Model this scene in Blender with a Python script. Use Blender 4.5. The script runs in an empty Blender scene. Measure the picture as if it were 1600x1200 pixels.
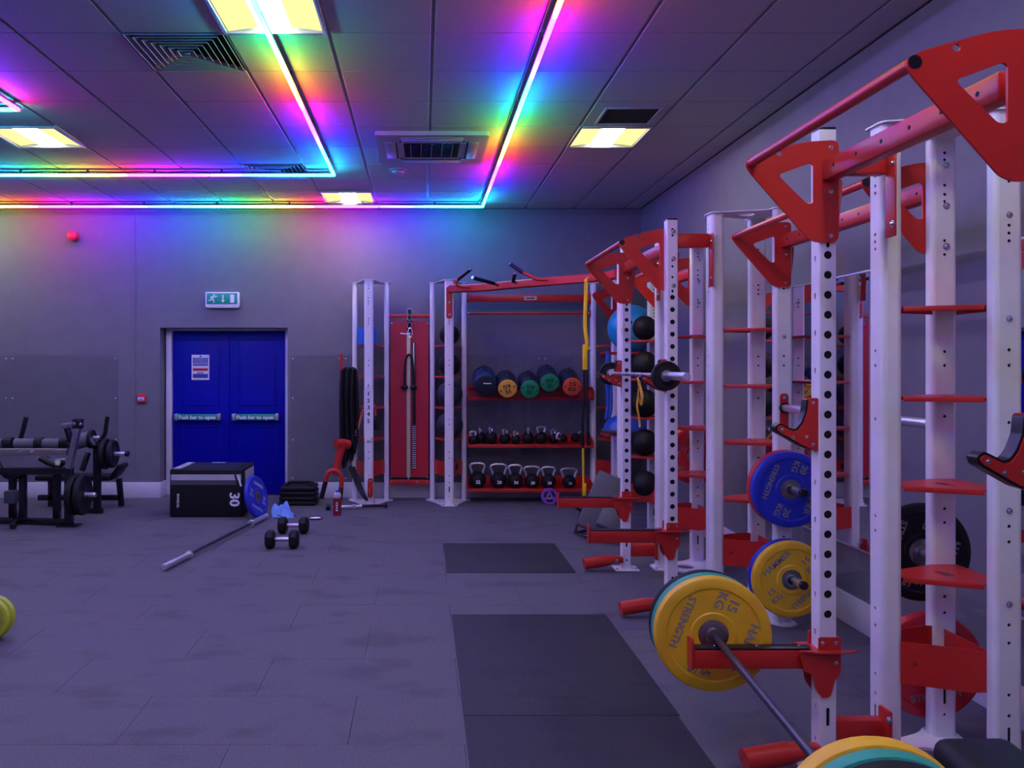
import bpy, bmesh, math, random
from mathutils import Vector, Matrix
random.seed(7)
scene = bpy.context.scene
C = scene.collection
F, VX, VY, H = 1250.0, 660.0, 571.0, 1.62      # focal length and vanishing point in a 1600x1200 frame, eye height

# ------------------------------------------------------------------ camera, world, exposure
cam = bpy.data.cameras.new('camera'); cam_o = bpy.data.objects.new('camera', cam); C.objects.link(cam_o)
cam.sensor_width = 36.0; cam.lens = 36.0 * F / 1600.0
cam.shift_x = (800 - VX) / 1600.0; cam.shift_y = (VY - 600) / 1600.0
cam.clip_start = 0.05
cam_o.location = (0, 0, H); cam_o.rotation_euler = (math.pi / 2, 0, 0)
scene.camera = cam_o
w = bpy.data.worlds.new('world'); scene.world = w; w.use_nodes = True
w.node_tree.nodes['Background'].inputs[0].default_value = (0.02, 0.02, 0.05, 1)
w.node_tree.nodes['Background'].inputs[1].default_value = 0.3
scene.view_settings.view_transform = 'Standard'; scene.view_settings.look = 'None'
scene.view_settings.gamma = 1.0; scene.view_settings.use_curve_mapping = False
scene.view_settings.exposure = 0.0
scene.cycles.use_denoising = True
scene.cycles.max_bounces = 8; scene.cycles.diffuse_bounces = 4; scene.cycles.glossy_bounces = 4
scene.cycles.transparent_max_bounces = 8
scene.cycles.sample_clamp_indirect = 4.0
scene.cycles.blur_glossy = 0.5
LED_S = 150.0          # LED strips
PANEL_S = 3.4         # recessed fluorescent panels

# ------------------------------------------------------------------ materials
def _base(name):
    m = bpy.data.materials.new(name); m.use_nodes = True
    nt = m.node_tree; b = nt.nodes['Principled BSDF']
    return m, nt, b
def mat(name, col, rough=0.5, metal=0.0, var=0.08, scale=30.0, bump=0.0, spec=0.5, coat=0.0, bscale=None):
    m, nt, b = _base(name)
    tc = nt.nodes.new('ShaderNodeTexCoord')
    n = nt.nodes.new('ShaderNodeTexNoise'); n.inputs['Scale'].default_value = scale; n.inputs['Detail'].default_value = 4
    nt.links.new(tc.outputs['Object'], n.inputs['Vector'])
    r = nt.nodes.new('ShaderNodeValToRGB')
    r.color_ramp.elements[0].position = 0.3; r.color_ramp.elements[1].position = 0.7
    r.color_ramp.elements[0].color = tuple(max(0, c * (1 - var)) for c in col) + (1,)
    r.color_ramp.elements[1].color = tuple(min(1, c * (1 + var)) for c in col) + (1,)
    nt.links.new(n.outputs['Fac'], r.inputs['Fac']); nt.links.new(r.outputs['Color'], b.inputs['Base Color'])
    b.inputs['Roughness'].default_value = rough; b.inputs['Metallic'].default_value = metal
    b.inputs['Specular IOR Level'].default_value = spec; b.inputs['Coat Weight'].default_value = coat
    if bump:
        n2 = nt.nodes.new('ShaderNodeTexNoise'); n2.inputs['Scale'].default_value = bscale or scale * 4
        nt.links.new(tc.outputs['Object'], n2.inputs['Vector'])
        bp = nt.nodes.new('ShaderNodeBump'); bp.inputs['Strength'].default_value = bump; bp.inputs['Distance'].default_value = 0.004
        nt.links.new(n2.outputs['Fac'], bp.inputs['Height']); nt.links.new(bp.outputs['Normal'], b.inputs['Normal'])
    return m
def emit(name, col, s):
    m = bpy.data.materials.new(name); m.use_nodes = True; nt = m.node_tree
    for n in list(nt.nodes): nt.nodes.remove(n)
    o = nt.nodes.new('ShaderNodeOutputMaterial'); e = nt.nodes.new('ShaderNodeEmission')
    e.inputs[0].default_value = tuple(col) + (1,); e.inputs[1].default_value = s
    nt.links.new(e.outputs[0], o.inputs[0]); return m
def floor_mat(name, col):
    m, nt, b = _base(name)
    tc = nt.nodes.new('ShaderNodeTexCoord'); gp = nt.nodes.new('ShaderNodeNewGeometry')
    big = nt.nodes.new('ShaderNodeTexNoise'); big.inputs['Scale'].default_value = 2.3; big.inputs['Detail'].default_value = 8
    mp = nt.nodes.new('ShaderNodeMapping'); mp.inputs['Scale'].default_value = (1.0, 1.8, 1.0)
    nt.links.new(gp.outputs['Position'], mp.inputs[0]); nt.links.new(mp.outputs[0], big.inputs['Vector'])
    fine = nt.nodes.new('ShaderNodeTexNoise'); fine.inputs['Scale'].default_value = 130; fine.inputs['Detail'].default_value = 2
    nt.links.new(gp.outputs['Position'], fine.inputs['Vector'])
    r1 = nt.nodes.new('ShaderNodeValToRGB'); e = r1.color_ramp.elements
    e[0].position = 0.33; e[0].color = tuple(c * 0.76 for c in col) + (1,); e[1].position = 0.46; e[1].color = tuple(c * 1.04 for c in col) + (1,)
    r2 = nt.nodes.new('ShaderNodeValToRGB'); e = r2.color_ramp.elements
    e[0].position = 0.35; e[0].color = (.75, .75, .75, 1); e[1].position = 0.75; e[1].color = (1.35, 1.35, 1.35, 1)
    mx = nt.nodes.new('ShaderNodeMixRGB'); mx.blend_type = 'MULTIPLY'; mx.inputs[0].default_value = 1
    nt.links.new(big.outputs['Fac'], r1.inputs[0]); nt.links.new(fine.outputs['Fac'], r2.inputs[0])
    nt.links.new(r1.outputs[0], mx.inputs[1]); nt.links.new(r2.outputs[0], mx.inputs[2])
    nt.links.new(mx.outputs[0], b.inputs['Base Color'])
    b.inputs['Roughness'].default_value = 0.65; b.inputs['Specular IOR Level'].default_value = 0.28
    bp = nt.nodes.new('ShaderNodeBump'); bp.inputs['Strength'].default_value = 0.25; bp.inputs['Distance'].default_value = 0.003
    nt.links.new(fine.outputs['Fac'], bp.inputs['Height']); nt.links.new(bp.outputs[0], b.inputs['Normal'])
    return m
def clear_mat(name, ior=1.55, rough=0.03):
    m = bpy.data.materials.new(name); m.use_nodes = True; nt = m.node_tree
    for n in list(nt.nodes): nt.nodes.remove(n)
    o = nt.nodes.new('ShaderNodeOutputMaterial'); t = nt.nodes.new('ShaderNodeBsdfTransparent'); g = nt.nodes.new('ShaderNodeBsdfGlossy')
    t.inputs[0].default_value = (.985, .985, .985, 1); g.inputs['Roughness'].default_value = rough
    fr = nt.nodes.new('ShaderNodeFresnel'); fr.inputs[0].default_value = ior
    gm = nt.nodes.new('ShaderNodeNewGeometry'); iv = nt.nodes.new('ShaderNodeMath'); iv.operation = 'SUBTRACT'; iv.inputs[0].default_value = 1.0
    ml = nt.nodes.new('ShaderNodeMath'); ml.operation = 'MULTIPLY'
    nt.links.new(gm.outputs['Backfacing'], iv.inputs[1]); nt.links.new(fr.outputs[0], ml.inputs[0]); nt.links.new(iv.outputs[0], ml.inputs[1])
    mx = nt.nodes.new('ShaderNodeMixShader')
    nt.links.new(ml.outputs[0], mx.inputs[0]); nt.links.new(t.outputs[0], mx.inputs[1]); nt.links.new(g.outputs[0], mx.inputs[2])
    nt.links.new(mx.outputs[0], o.inputs[0]); return m
def led_mat(name, axis, stops, strength):
    """rainbow LED diffuser: stops = [(world position along axis, rgb)]"""
    m = bpy.data.materials.new(name); m.use_nodes = True; nt = m.node_tree
    for n in list(nt.nodes): nt.nodes.remove(n)
    o = nt.nodes.new('ShaderNodeOutputMaterial'); e = nt.nodes.new('ShaderNodeEmission')
    gp = nt.nodes.new('ShaderNodeNewGeometry'); sx = nt.nodes.new('ShaderNodeSeparateXYZ')
    mr = nt.nodes.new('ShaderNodeMapRange'); cr = nt.nodes.new('ShaderNodeValToRGB')
    stops = sorted(stops); a, z = stops[0][0], stops[-1][0]
    mr.inputs['From Min'].default_value = a; mr.inputs['From Max'].default_value = z
    el = cr.color_ramp.elements
    while len(el) > 1: el.remove(el[-1])
    for i, (p, c) in enumerate(stops):
        q = el[0] if i == 0 else el.new((p - a) / (z - a))
        q.position = (p - a) / (z - a); q.color = tuple(c) + (1,)
    nt.links.new(gp.outputs['Position'], sx.inputs[0]); nt.links.new(sx.outputs[axis], mr.inputs['Value'])
    nt.links.new(mr.outputs[0], cr.inputs[0]); nt.links.new(cr.outputs[0], e.inputs[0]); e.inputs[1].default_value = strength
    nt.links.new(e.outputs[0], o.inputs[0]); return m

M_wall = mat('wall_paint', (.165, .163, .182), .6, var=.05, scale=6, bump=.06, bscale=220, spec=.25)
M_skirt = mat('skirting_paint', (.62, .60, .64), .4, var=.03)
M_tile = mat('ceiling_tile', (.42, .41, .43), .9, var=.05, scale=60, bump=.15, bscale=300)
M_grid = mat('ceiling_grid', (.34, .34, .37), .45, var=.03)
M_floor = floor_mat('rubber_floor', (.098, .096, .11))
M_matdark = floor_mat('rubber_inlay', (.030, .030, .038))
M_under = mat('joint_dark', (.035, .035, .04), .9)
M_white = mat('white_powder_coat', (.80, .77, .77), .42, var=.03, scale=12, bump=.03, bscale=400)
M_red = mat('red_powder_coat', (.52, .022, .014), .36, var=.06, scale=14, bump=.04, bscale=500)
M_redpad = mat('red_board', (.42, .012, .03), .4, var=.08, scale=5)
M_black = mat('black_rubber', (.0065, .0065, .0075), .6, var=.2, scale=25, bump=.08, bscale=300, spec=.3)
M_blackm = mat('black_steel', (.006, .006, .008), .25, var=.1, scale=20, spec=.6)
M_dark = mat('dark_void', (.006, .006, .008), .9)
M_strip = mat('black_plastic_strip', (.009, .009, .010), .35, spec=.35)
M_chrome = mat('chrome', (.88, .87, .90), .36, 1.0, var=.04, scale=40)
M_bolt = mat('zinc_bolt', (.7, .7, .72), .22, 1.0, var=.05)
M_barsteel = mat('dark_bar_steel', (.10, .10, .12), .35, .8, var=.1, scale=60)
M_hub = mat('plate_hub_steel', (.30, .29, .30), .32, .9, var=.12, scale=50)
M_yel = mat('yellow_rubber', (.78, .46, .015), .48, var=.07, scale=12, bump=.04)
M_green = mat('green_rubber', (.02, .34, .22), .48, var=.06, scale=12)
M_blue = mat('blue_rubber', (.012, .03, .45), .45, var=.06, scale=12)
M_redp = mat('red_rubber', (.55, .018, .03), .45, var=.06, scale=12)
M_lime = mat('lime_rubber', (.45, .55, .03), .45, var=.06, scale=12)
M_purple = mat('purple_rubber', (.22, .04, .38), .45, var=.06, scale=12)
M_letter = mat('grey_lettering', (.26, .24, .22), .5, var=.03)
M_letterw = mat('white_lettering', (.85, .85, .88), .5, var=.02)
M_letterk = mat('black_lettering', (.02, .02, .02), .5, var=.02)
M_door = mat('door_paint', (.002, .003, .30), .45, var=.05, scale=8, spec=.15)
M_frame = mat('door_frame_paint', (.66, .64, .68), .4, var=.03)
M_alu = mat('aluminium', (.6, .6, .62), .35, .9, var=.04)
M_clear = clear_mat('clear_acrylic')
M_mirror = mat('mirror_glass', (.80, .80, .83), .015, 1.0, var=.01, scale=2)
M_greensign = mat('green_sign', (.01, .34, .19), .4, var=.02)
M_signw = mat('white_sign', (.85, .86, .88), .5, var=.02)
M_signred = mat('red_sign', (.6, .03, .05), .4, var=.03)
M_signblue = mat('blue_print', (.05, .06, .35), .5, var=.1, scale=200)
M_navy = mat('navy_nylon', (.010, .013, .03), .5, var=.25, scale=18, bump=.25, bscale=90)
M_bagy = mat('amber_vinyl', (.80, .42, .05), .4, var=.06)
M_bagg = mat('green_vinyl', (.01, .30, .11), .4, var=.06)
M_bago = mat('orange_vinyl', (.80, .11, .035), .4, var=.06)
M_strapy = mat('yellow_webbing', (.85, .56, .01), .6, var=.1, scale=80)
M_bandb = mat('beige_band', (.50, .47, .30), .5, var=.06)
M_cyan = mat('cyan_vinyl', (.02, .33, .52), .35, var=.06, scale=6)
M_bosu = mat('blue_vinyl', (.03, .10, .48), .35, var=.06)
M_grey = mat('grey_vinyl', (.07, .072, .085), .5, var=.08, scale=10)
M_greyl = mat('light_grey_vinyl', (.42, .42, .46), .5, var=.06, scale=10)
M_towel = mat('blue_towel', (.22, .42, .82), .9, var=.12, scale=30, bump=.4, bscale=200)
M_orange = mat('orange_strap', (.75, .10, .05), .6, var=.08)
M_bottle = mat('dark_red_bottle', (.22, .015, .03), .2, var=.1)
M_pink = mat('pink_plastic', (.8, .4, .5), .5)
M_purplechrome = mat('purple_tinted_steel', (.80, .68, .78), .36, 1.0, var=.04)
M_padroll = mat('roller_foam', (.12, .12, .13), .8, var=.08, scale=20)
M_bluefoam = mat('blue_foam', (.015, .12, .52), .7, var=.06, scale=20)

# ------------------------------------------------------------------ mesh builder
def frame(o, x, y):
    x = Vector(x).normalized(); y = Vector(y).normalized(); z = x.cross(y).normalized(); y = z.cross(x)
    m = Matrix.Identity(4)
    for i in range(3): m[i][0], m[i][1], m[i][2], m[i][3] = x[i], y[i], z[i], o[i]
    return m
def align(p0, p1):
    z = (Vector(p1) - Vector(p0)).normalized()
    up = Vector((0, 0, 1)) if abs(z.z) < 0.95 else Vector((1, 0, 0))
    x = up.cross(z).normalized(); y = z.cross(x)
    m = Matrix.Identity(4)
    for i in range(3): m[i][0], m[i][1], m[i][2], m[i][3] = x[i], y[i], z[i], p0[i]
    return m
FACE = lambda o: frame(o, (1, 0, 0), (0, 0, 1))          # local z looks along -Y
_tc = {}
def text_mesh(s):
    if s not in _tc:
        cu = bpy.data.curves.new('t', 'FONT'); cu.body = s; cu.align_x = 'CENTER'; cu.align_y = 'CENTER'
        cu.extrude = 0.0; cu.resolution_u = 2; cu.offset = 0.012
        o = bpy.data.objects.new('t', cu); C.objects.link(o)
        dg = bpy.context.evaluated_depsgraph_get()
        me = bpy.data.meshes.new_from_object(o.evaluated_get(dg))
        _tc[s] = ([v.co.copy() for v in me.vertices], [tuple(p.vertices) for p in me.polygons])
        bpy.data.objects.remove(o); bpy.data.curves.remove(cu); bpy.data.meshes.remove(me)
    return _tc[s]
class MB:
    def __init__(s): s.v = []; s.f = []
    def add(s, vs, fs, M=None):
        n = len(s.v)
        s.v += [tuple((M @ Vector(p)) if M is not None else p) for p in vs]
        s.f += [tuple(i + n for i in f) for f in fs]; return s
    def box(s, c, d, M=None, bev=0.0, seg=2):
        c = Vector(c); hx, hy, hz = d[0] / 2, d[1] / 2, d[2] / 2
        bm = bmesh.new(); bmesh.ops.create_cube(bm, size=1.0)
        for v in bm.verts: v.co = Vector((v.co.x * d[0], v.co.y * d[1], v.co.z * d[2]))
        if bev > 0: bmesh.ops.bevel(bm, geom=bm.edges[:], offset=min(bev, .49 * min(d)), segments=seg, affect='EDGES', profile=.5)
        bm.verts.index_update()
        s.add([v.co + c for v in bm.verts], [[v.index for v in f.verts] for f in bm.faces], M); bm.free(); return s
    def bb(s, x0, x1, y0, y1, z0, z1, bev=0.0, M=None):
        return s.box(((x0 + x1) / 2, (y0 + y1) / 2, (z0 + z1) / 2), (abs(x1 - x0), abs(y1 - y0), abs(z1 - z0)), M, bev)
    def beam(s, p0, p1, wd, ht, bev=.006):
        L = (Vector(p1) - Vector(p0)).length
        return s.box((0, 0, L / 2), (wd, ht, L), align(p0, p1), bev)
    def cyl(s, p0, p1, r0, r1=None, n=16):
        r1 = r0 if r1 is None else r1; L = (Vector(p1) - Vector(p0)).length
        return s.lathe([(0, 0), (r0, 0), (r1, L), (0, L)], n, align(p0, p1))
    def lathe(s, prof, n=24, M=None):
        vs = []; fs = []; idx = []
        for r, z in prof:
            if r < 1e-6: idx.append([len(vs)]); vs.append((0, 0, z))
            else:
                idx.append(list(range(len(vs), len(vs) + n)))
                vs += [(r * math.cos(2 * math.pi * k / n), r * math.sin(2 * math.pi * k / n), z) for k in range(n)]
        for a, b in zip(idx, idx[1:]):
            for k in range(n):
                k2 = (k + 1) % n
                if len(a) == 1 and len(b) == 1: continue
                if len(a) == 1: fs.append((a[0], b[k], b[k2]))
                elif len(b) == 1: fs.append((a[k2], a[k], b[0]))
                else: fs.append((a[k], b[k], b[k2], a[k2]))
        return s.add(vs, fs, M)
    def tube(s, pts, r, n=10, closed=False, flat=None):
        pts = [Vector(p) for p in pts]; m = len(pts); vs = []; fs = []; prev = None
        for i, p in enumerate(pts):
            a = pts[i - 1] if (i > 0 or closed) else p; b = pts[(i + 1) % m] if (i < m - 1 or closed) else p
            t = (b - a).normalized()
            if prev is None:
                up = Vector((0, 0, 1)) if abs(t.z) < .9 else Vector((0, 1, 0)); x = up.cross(t).normalized()
            else:
                x = prev - t * prev.dot(t)
                x = x.normalized() if x.length > 1e-6 else Vector((1, 0, 0))
            prev = x; y = t.cross(x)
            rr = r[i] if isinstance(r, (list, tuple)) else r
            ry = rr if flat is None else rr * flat
            vs += [p + x * rr * math.cos(2 * math.pi * k / n) + y * ry * math.sin(2 * math.pi * k / n) for k in range(n)]
        for i in range(m if closed else m - 1):
            j = (i + 1) % m
            for k in range(n): fs.append((i * n + k, i * n + (k + 1) % n, j * n + (k + 1) % n, j * n + k))
        if not closed: fs.append(tuple(range(n))[::-1]); fs.append(tuple((m - 1) * n + k for k in range(n)))
        return s.add(vs, fs)
    def ball(s, c, r, sc=(1, 1, 1), n=24, m=14):
        prof = [(r * math.sin(math.pi * k / m), -r * math.cos(math.pi * k / m)) for k in range(m + 1)]
        prof[0] = (0, -r); prof[-1] = (0, r)
        M = Matrix.Translation(c) @ Matrix.Diagonal((sc[0], sc[1], sc[2], 1))
        return s.lathe(prof, n, M)
    def plate(s, outline, holes, t, M=None, both=True):
        loops = [outline] + list(holes); bm = bmesh.new(); k = 0; L = []
        for lp in loops:
            vv = [bm.verts.new((x, y, 0)) for x, y in lp]; L.append(list(range(k, k + len(lp)))); k += len(lp)
            for i in range(len(vv)): bm.edges.new((vv[i], vv[(i + 1) % len(vv)]))
        bm.verts.index_update()
        bmesh.ops.triangle_fill(bm, use_beauty=True, use_dissolve=False, edges=bm.edges[:], normal=(0, 0, 1))
        tri = [[v.index for v in f.verts] for f in bm.faces]; P2 = [(v.co.x, v.co.y) for v in bm.verts]; bm.free()
        vs = [(x, y, 0) for x, y in P2]; fs = [tuple(q) for q in tri]
        if t:
            vs += [(x, y, -t) for x, y in P2]
            if both: fs += [tuple(i + k for i in q[::-1]) for q in tri]
            for lp in L:
                for i in range(len(lp)):
                    a, b = lp[i], lp[(i + 1) % len(lp)]; fs.append((a, b, b + k, a + k))
        return s.add(vs, fs, M)
    def text(s, txt, size, M, t=0.0012, bold=True):
        vs, fs = text_mesh(txt); k = len(vs)
        for n_, sh in enumerate(((0, 0), (.028, 0), (-.028, 0)) if bold else ((0, 0),)):
            s.add([((p.x + sh[0]) * size, (p.y + sh[1]) * size, t + n_ * .00008) for p in vs], fs, M)
        return s
    def obj(s, name, m, parent=None, smooth=35):
        me = bpy.data.meshes.new(name); me.from_pydata(s.v, [], s.f); me.validate()
        bm = bmesh.new(); bm.from_mesh(me); bmesh.ops.recalc_face_normals(bm, faces=bm.faces[:]); bm.to_mesh(me); bm.free()
        if smooth:
            for p in me.polygons: p.use_smooth = True
            me.set_sharp_from_angle(angle=math.radians(smooth))
        me.materials.append(m)
        o = bpy.data.objects.new(name, me); C.objects.link(o)
        if parent is not None: o.parent = parent
        return o
def circ(x, y, r, n=12): return [(x + r * math.cos(2 * math.pi * k / n), y + r * math.sin(2 * math.pi * k / n)) for k in range(n)]
def slot(x, y, r, h, n=5):
    a = [(x + r * math.cos(math.pi * k / n), y + h / 2 + r * math.sin(math.pi * k / n)) for k in range(n + 1)]
    return a + [(x + r * math.cos(math.pi + math.pi * k / n), y - h / 2 + r * math.sin(math.pi + math.pi * k / n)) for k in range(n + 1)]
def rounded(pts, r, n=4):
    out = []; m = len(pts); rr = r if isinstance(r, (list, tuple)) else [r] * m
    for i in range(m):
        p = Vector(pts[i]); a = (Vector(pts[i - 1]) - p); b = (Vector(pts[(i + 1) % m]) - p)
        d = min(rr[i], a.length * .45, b.length * .45)
        if d < 1e-5: out.append(tuple(p)); continue
        a = p + a.normalized() * d; b = p + b.normalized() * d
        for k in range(n + 1):
            t = k / n; q = a * (1 - t) ** 2 + p * 2 * t * (1 - t) + b * t * t; out.append((q.x, q.y))
    return out
def catmull(pts, n=6):
    pts = [Vector(p) for p in pts]; out = []
    for i in range(len(pts) - 1):
        p0 = pts[max(0, i - 1)]; p1 = pts[i]; p2 = pts[i + 1]; p3 = pts[min(len(pts) - 1, i + 2)]
        for k in range(n):
            t = k / n
            out.append(.5 * ((2 * p1) + (p2 - p0) * t + (2 * p0 - 5 * p1 + 4 * p2 - p3) * t * t + (3 * p1 - p0 - 3 * p2 + p3) * t ** 3))
    out.append(pts[-1]); return out
def thing(name, label, cat, loc=(0, 0, 0), M=None, group=None, rz=0.0):
    o = bpy.data.objects.new(name, None); C.objects.link(o); o.empty_display_size = .1
    if M is not None:
        l, q, s_ = M.decompose(); o.location = l; o.rotation_euler = q.to_euler()
    else: o.location = loc; o.rotation_euler = (0, 0, rz)
    o['label'] = label; o['category'] = cat
    if group: o['group'] = group
    return o
def tag(o, label, cat, group=None):
    o['label'] = label; o['category'] = cat
    if group: o['group'] = group
    return o
def struct(o): o['kind'] = 'structure'; return o
def sroot(name):
    o = bpy.data.objects.new(name, None); C.objects.link(o); o['kind'] = 'structure'; return o
def dup(root, label=None, group=None, loc=None, M=None, rz=None):
    r = root.copy(); C.objects.link(r)
    if loc is not None: r.location = loc
    if rz is not None: r.rotation_euler = (0, 0, rz)
    if M is not None:
        l, q, s_ = M.decompose(); r.location = l; r.rotation_euler = q.to_euler()
    if label: r['label'] = label
    if group: r['group'] = group
    for ch in list(root.children):
        c = ch.copy(); C.objects.link(c); c.parent = r
        for g in list(ch.children):
            d = g.copy(); C.objects.link(d); d.parent = c
    return r
def inst(src, parent, loc, rot=None):
    o = src.copy(); C.objects.link(o); o.parent = parent; o.location = loc
    if rot is not None: o.rotation_euler = rot
    return o
def P(px, py, D): return Vector(((px - VX) * D / F, D, H + (VY - py) * D / F))

# ================================================================== THE SETTING
XL, XR, YF, YB, ZC = -6.2, 2.68, -3.4, 9.8, 3.54
floor = struct(MB().bb(XL - .3, XR + .3, YF - .3, YB + .6, -.14, -.022).obj('floor', M_under))
_ft = {}
def floor_piece(x0, x1, y0, y1):
    if x1 - x0 < .03 or y1 - y0 < .03: return
    k = (round(x1 - x0, 3), round(y1 - y0, 3))
    loc = ((x0 + x1) / 2, (y0 + y1) / 2, -random.random() * .0012)
    if k not in _ft:
        o = MB().box((0, 0, -.011), (k[0] - .0016, k[1] - .0016, .022), bev=.0007, seg=1).obj('floor_tile', M_floor, floor); o.location = loc; _ft[k] = o
    else: inst(_ft[k], floor, loc)
y = 3.42 - .5 * 14; row = 0
while y < YB + .1:
    off = -.32 if row % 2 == 0 else -.82
    x = off - 8.0
    while x < XR:
        floor_piece(max(x, XL), min(x + 1.0, XR), max(y, YF), min(y + .5, YB)); x += 1.0
    y += .5; row += 1
floor_piece(-3.2, -1.66, YB, YB + .25)
def inlay(x0, x1, y0, y1):
    MB().bb(x0, x1, y0, y1, -.002, .003, .001).obj('floor_inlay', M_matdark, floor)
inlay(.19, 1.2, 6.25, 7.28); inlay(.19, 1.19, 3.70, 5.2); inlay(.19, 1.18, 1.9, 3.695)

# back wall with the door opening
DX0, DX1, DZ = -3.215, -1.65, 2.083
b = MB(); b.bb(XL - .2, DX0, YB, YB + .3, 0, ZC + .1); b.bb(DX1, XR + .2, YB, YB + .3, 0, ZC + .1); b.bb(DX0, DX1, YB, YB + .3, DZ, ZC + .1)
b.bb(DX0 - .2, DX1 + .2, YB + .302, YB + .4, 0, ZC)
struct(b.obj('wall_back', M_wall))
struct(MB().bb(XR, XR + .2, YF - .2, YB, 0, ZC + .1).obj('wall_right', M_wall))
struct(MB().bb(XL - .2, XL, YF - .2, YB, 0, ZC + .1).obj('wall_left', M_wall))
struct(MB().bb(XL, XR, YF - .2, YF, 0, ZC + .1).obj('wall_front', M_wall))
struct(MB().bb(-3.535, -3.515, YB - .006, YB, .19, ZC).obj('trim_1', M_wall))
SK = .19
b = MB(); b.bb(XL, DX0, YB - .02, YB, 0, SK, .004); b.bb(DX0, DX0 + .018, YB - .02, YB + .2, 0, SK, .003); struct(b.obj('baseboard_back_left', M_skirt))
struct(MB().bb(DX1, XR, YB - .02, YB, 0, SK, .004).obj('baseboard_back_right', M_skirt))
struct(MB().bb(XR - .02, XR, YF, YB - .02, 0, SK, .004).obj('baseboard_right', M_skirt))
struct(MB().bb(XL, XL + .02, YF, YB - .02, 0, SK, .004).obj('baseboard_left', M_skirt))

# ---- double door
door = sroot('door_1')
b = MB(); b.bb(DX0 + .018, DX0 + .085, YB + .17, YB + .28, 0, DZ, .004); b.bb(DX1 - .06, DX1, YB + .17, YB + .28, 0, DZ, .004); b.bb(DX0 + .085, DX1 - .06, YB + .2, YB + .28, DZ - .03, DZ, .004)
b.obj('door_frame', M_frame, door)
xa, xm, xb = DX0 + .09, -2.42, DX1 - .064
for i, (x0, x1) in enumerate(((xa, xm - .003), (xm + .003, xb))):
    lf = MB().bb(x0, x1, YB + .225, YB + .268, .008, DZ - .034, .003).obj('door_leaf', M_door, door)
    ins = .12
    bx = MB()
    for z0, z1 in ((1.12, DZ - .13), (.14, .86)):
        bx.bb(x0 + ins, x1 - ins, YB + .219, YB + .225, z1 - .014, z1, .002); bx.bb(x0 + ins, x1 - ins, YB + .219, YB + .225, z0, z0 + .014, .002)
        bx.bb(x0 + ins, x0 + ins + .014, YB + .219, YB + .225, z0, z1, .002); bx.bb(x1 - ins - .014, x1 - ins, YB + .219, YB + .225, z0, z1, .002)
    bx.obj('moulding', M_door, lf)
    c0 = P(273, 652, 9.93).x if i == 0 else P(363, 652, 9.93).x; c1 = P(343, 652, 9.93).x if i == 0 else P(434, 652, 9.93).x
    zb = .978; yb = YB + .13
    pb = MB().bb(c0, c1, yb, yb + .035, zb - .036, zb + .036, .006).obj('push_bar', M_greensign, door)
    e = MB()
    for xx in (c0 + .012, c1 - .012): e.bb(xx - .02, xx + .02, yb - .006, yb + .09, zb - .042, zb + .042, .006)
    e.obj('end_bracket', M_alu, pb)
    MB().text('Push bar to open', .066, FACE(((c0 + c1) / 2, yb - .001, zb - .004))).obj('lettering', M_letterw, pb, 0)
    MB().bb((x0 + x1) / 2 + (.2 if i == 0 else -.25), (x0 + x1) / 2 + (.25 if i == 0 else -.2), YB + .205, YB + .225, DZ - .06, DZ - .035, .004).obj('closer_stop', M_blackm, door)

# ---- ceiling
ceil = struct(MB().bb(XL - .2, XR + .2, YF - .2, YB + .3, ZC + .09, ZC + .2).obj('ceiling', M_dark))
GX = [.06 + .6 * k for k in range(-11, 5)]; GY = [4.62 + .6 * k for k in range(-14, 9)]
skip = set()
LIGHTS = [(-1.146, 4.02), (-3.546, 6.42), (1.26, 6.42), (-1.146, 8.82), (1.26, 1.62), (-3.546, 1.62), (-1.146, -.78), (-5.946, 4.02), (-5.946, 8.82)]
DIFFS = [(-1.746, 4.62), (-1.746, 7.62)]
near = lambda a, b_: abs(a[0] - b_[0]) < .1 and abs(a[1] - b_[1]) < .1
_ct = {}; rest = MB()
xs = [XL] + [g for g in GX if g > XL + .02] + [XR]; ys = [YF] + [g for g in GY if YF + .02 < g < YB - .02] + [YB]
for i in range(len(xs) - 1):
    for j in range(len(ys) - 1):
        x0, x1, y0, y1 = xs[i], xs[i + 1], ys[j], ys[j + 1]
        if any(near((x0, y0), q) for q in LIGHTS + DIFFS): continue
        if y0 < 3.3: rest.bb(x0 + .011, x1 - .011, y0 + .004, y1 - .004, ZC, ZC + .016, .003); continue
        k = (round(x1 - x0, 3), round(y1 - y0, 3)); loc = ((x0 + x1) / 2, (y0 + y1) / 2, ZC + .008)
        if k not in _ct:
            o = MB().box((0, 0, 0), (k[0] - .022, k[1] - .008, .016), bev=.003, seg=1).obj('ceiling_tile', M_tile, ceil); o.location = loc; _ct[k] = o
        else: inst(_ct[k], ceil, loc)
o = rest.obj('ceiling_tile', M_tile, ceil); o['kind'] = 'stuff'
for g in GX:
    if g > XL: MB().bb(g - .012, g + .012, YF, YB, ZC + .012, ZC + .03).obj('grid_bar', M_grid, ceil)
for g in GY:
    if YF < g < YB: MB().bb(XL, XR, g - .012, g + .012, ZC + .0121, ZC + .0301).obj('grid_bar', M_grid, ceil)
b = MB(); b.bb(XL, XR, YB - .02, YB, ZC - .004, ZC + .03); b.bb(XR - .02, XR, YF, YB - .02, ZC - .004, ZC + .03); struct(b.obj('trim_2', M_under))

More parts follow.
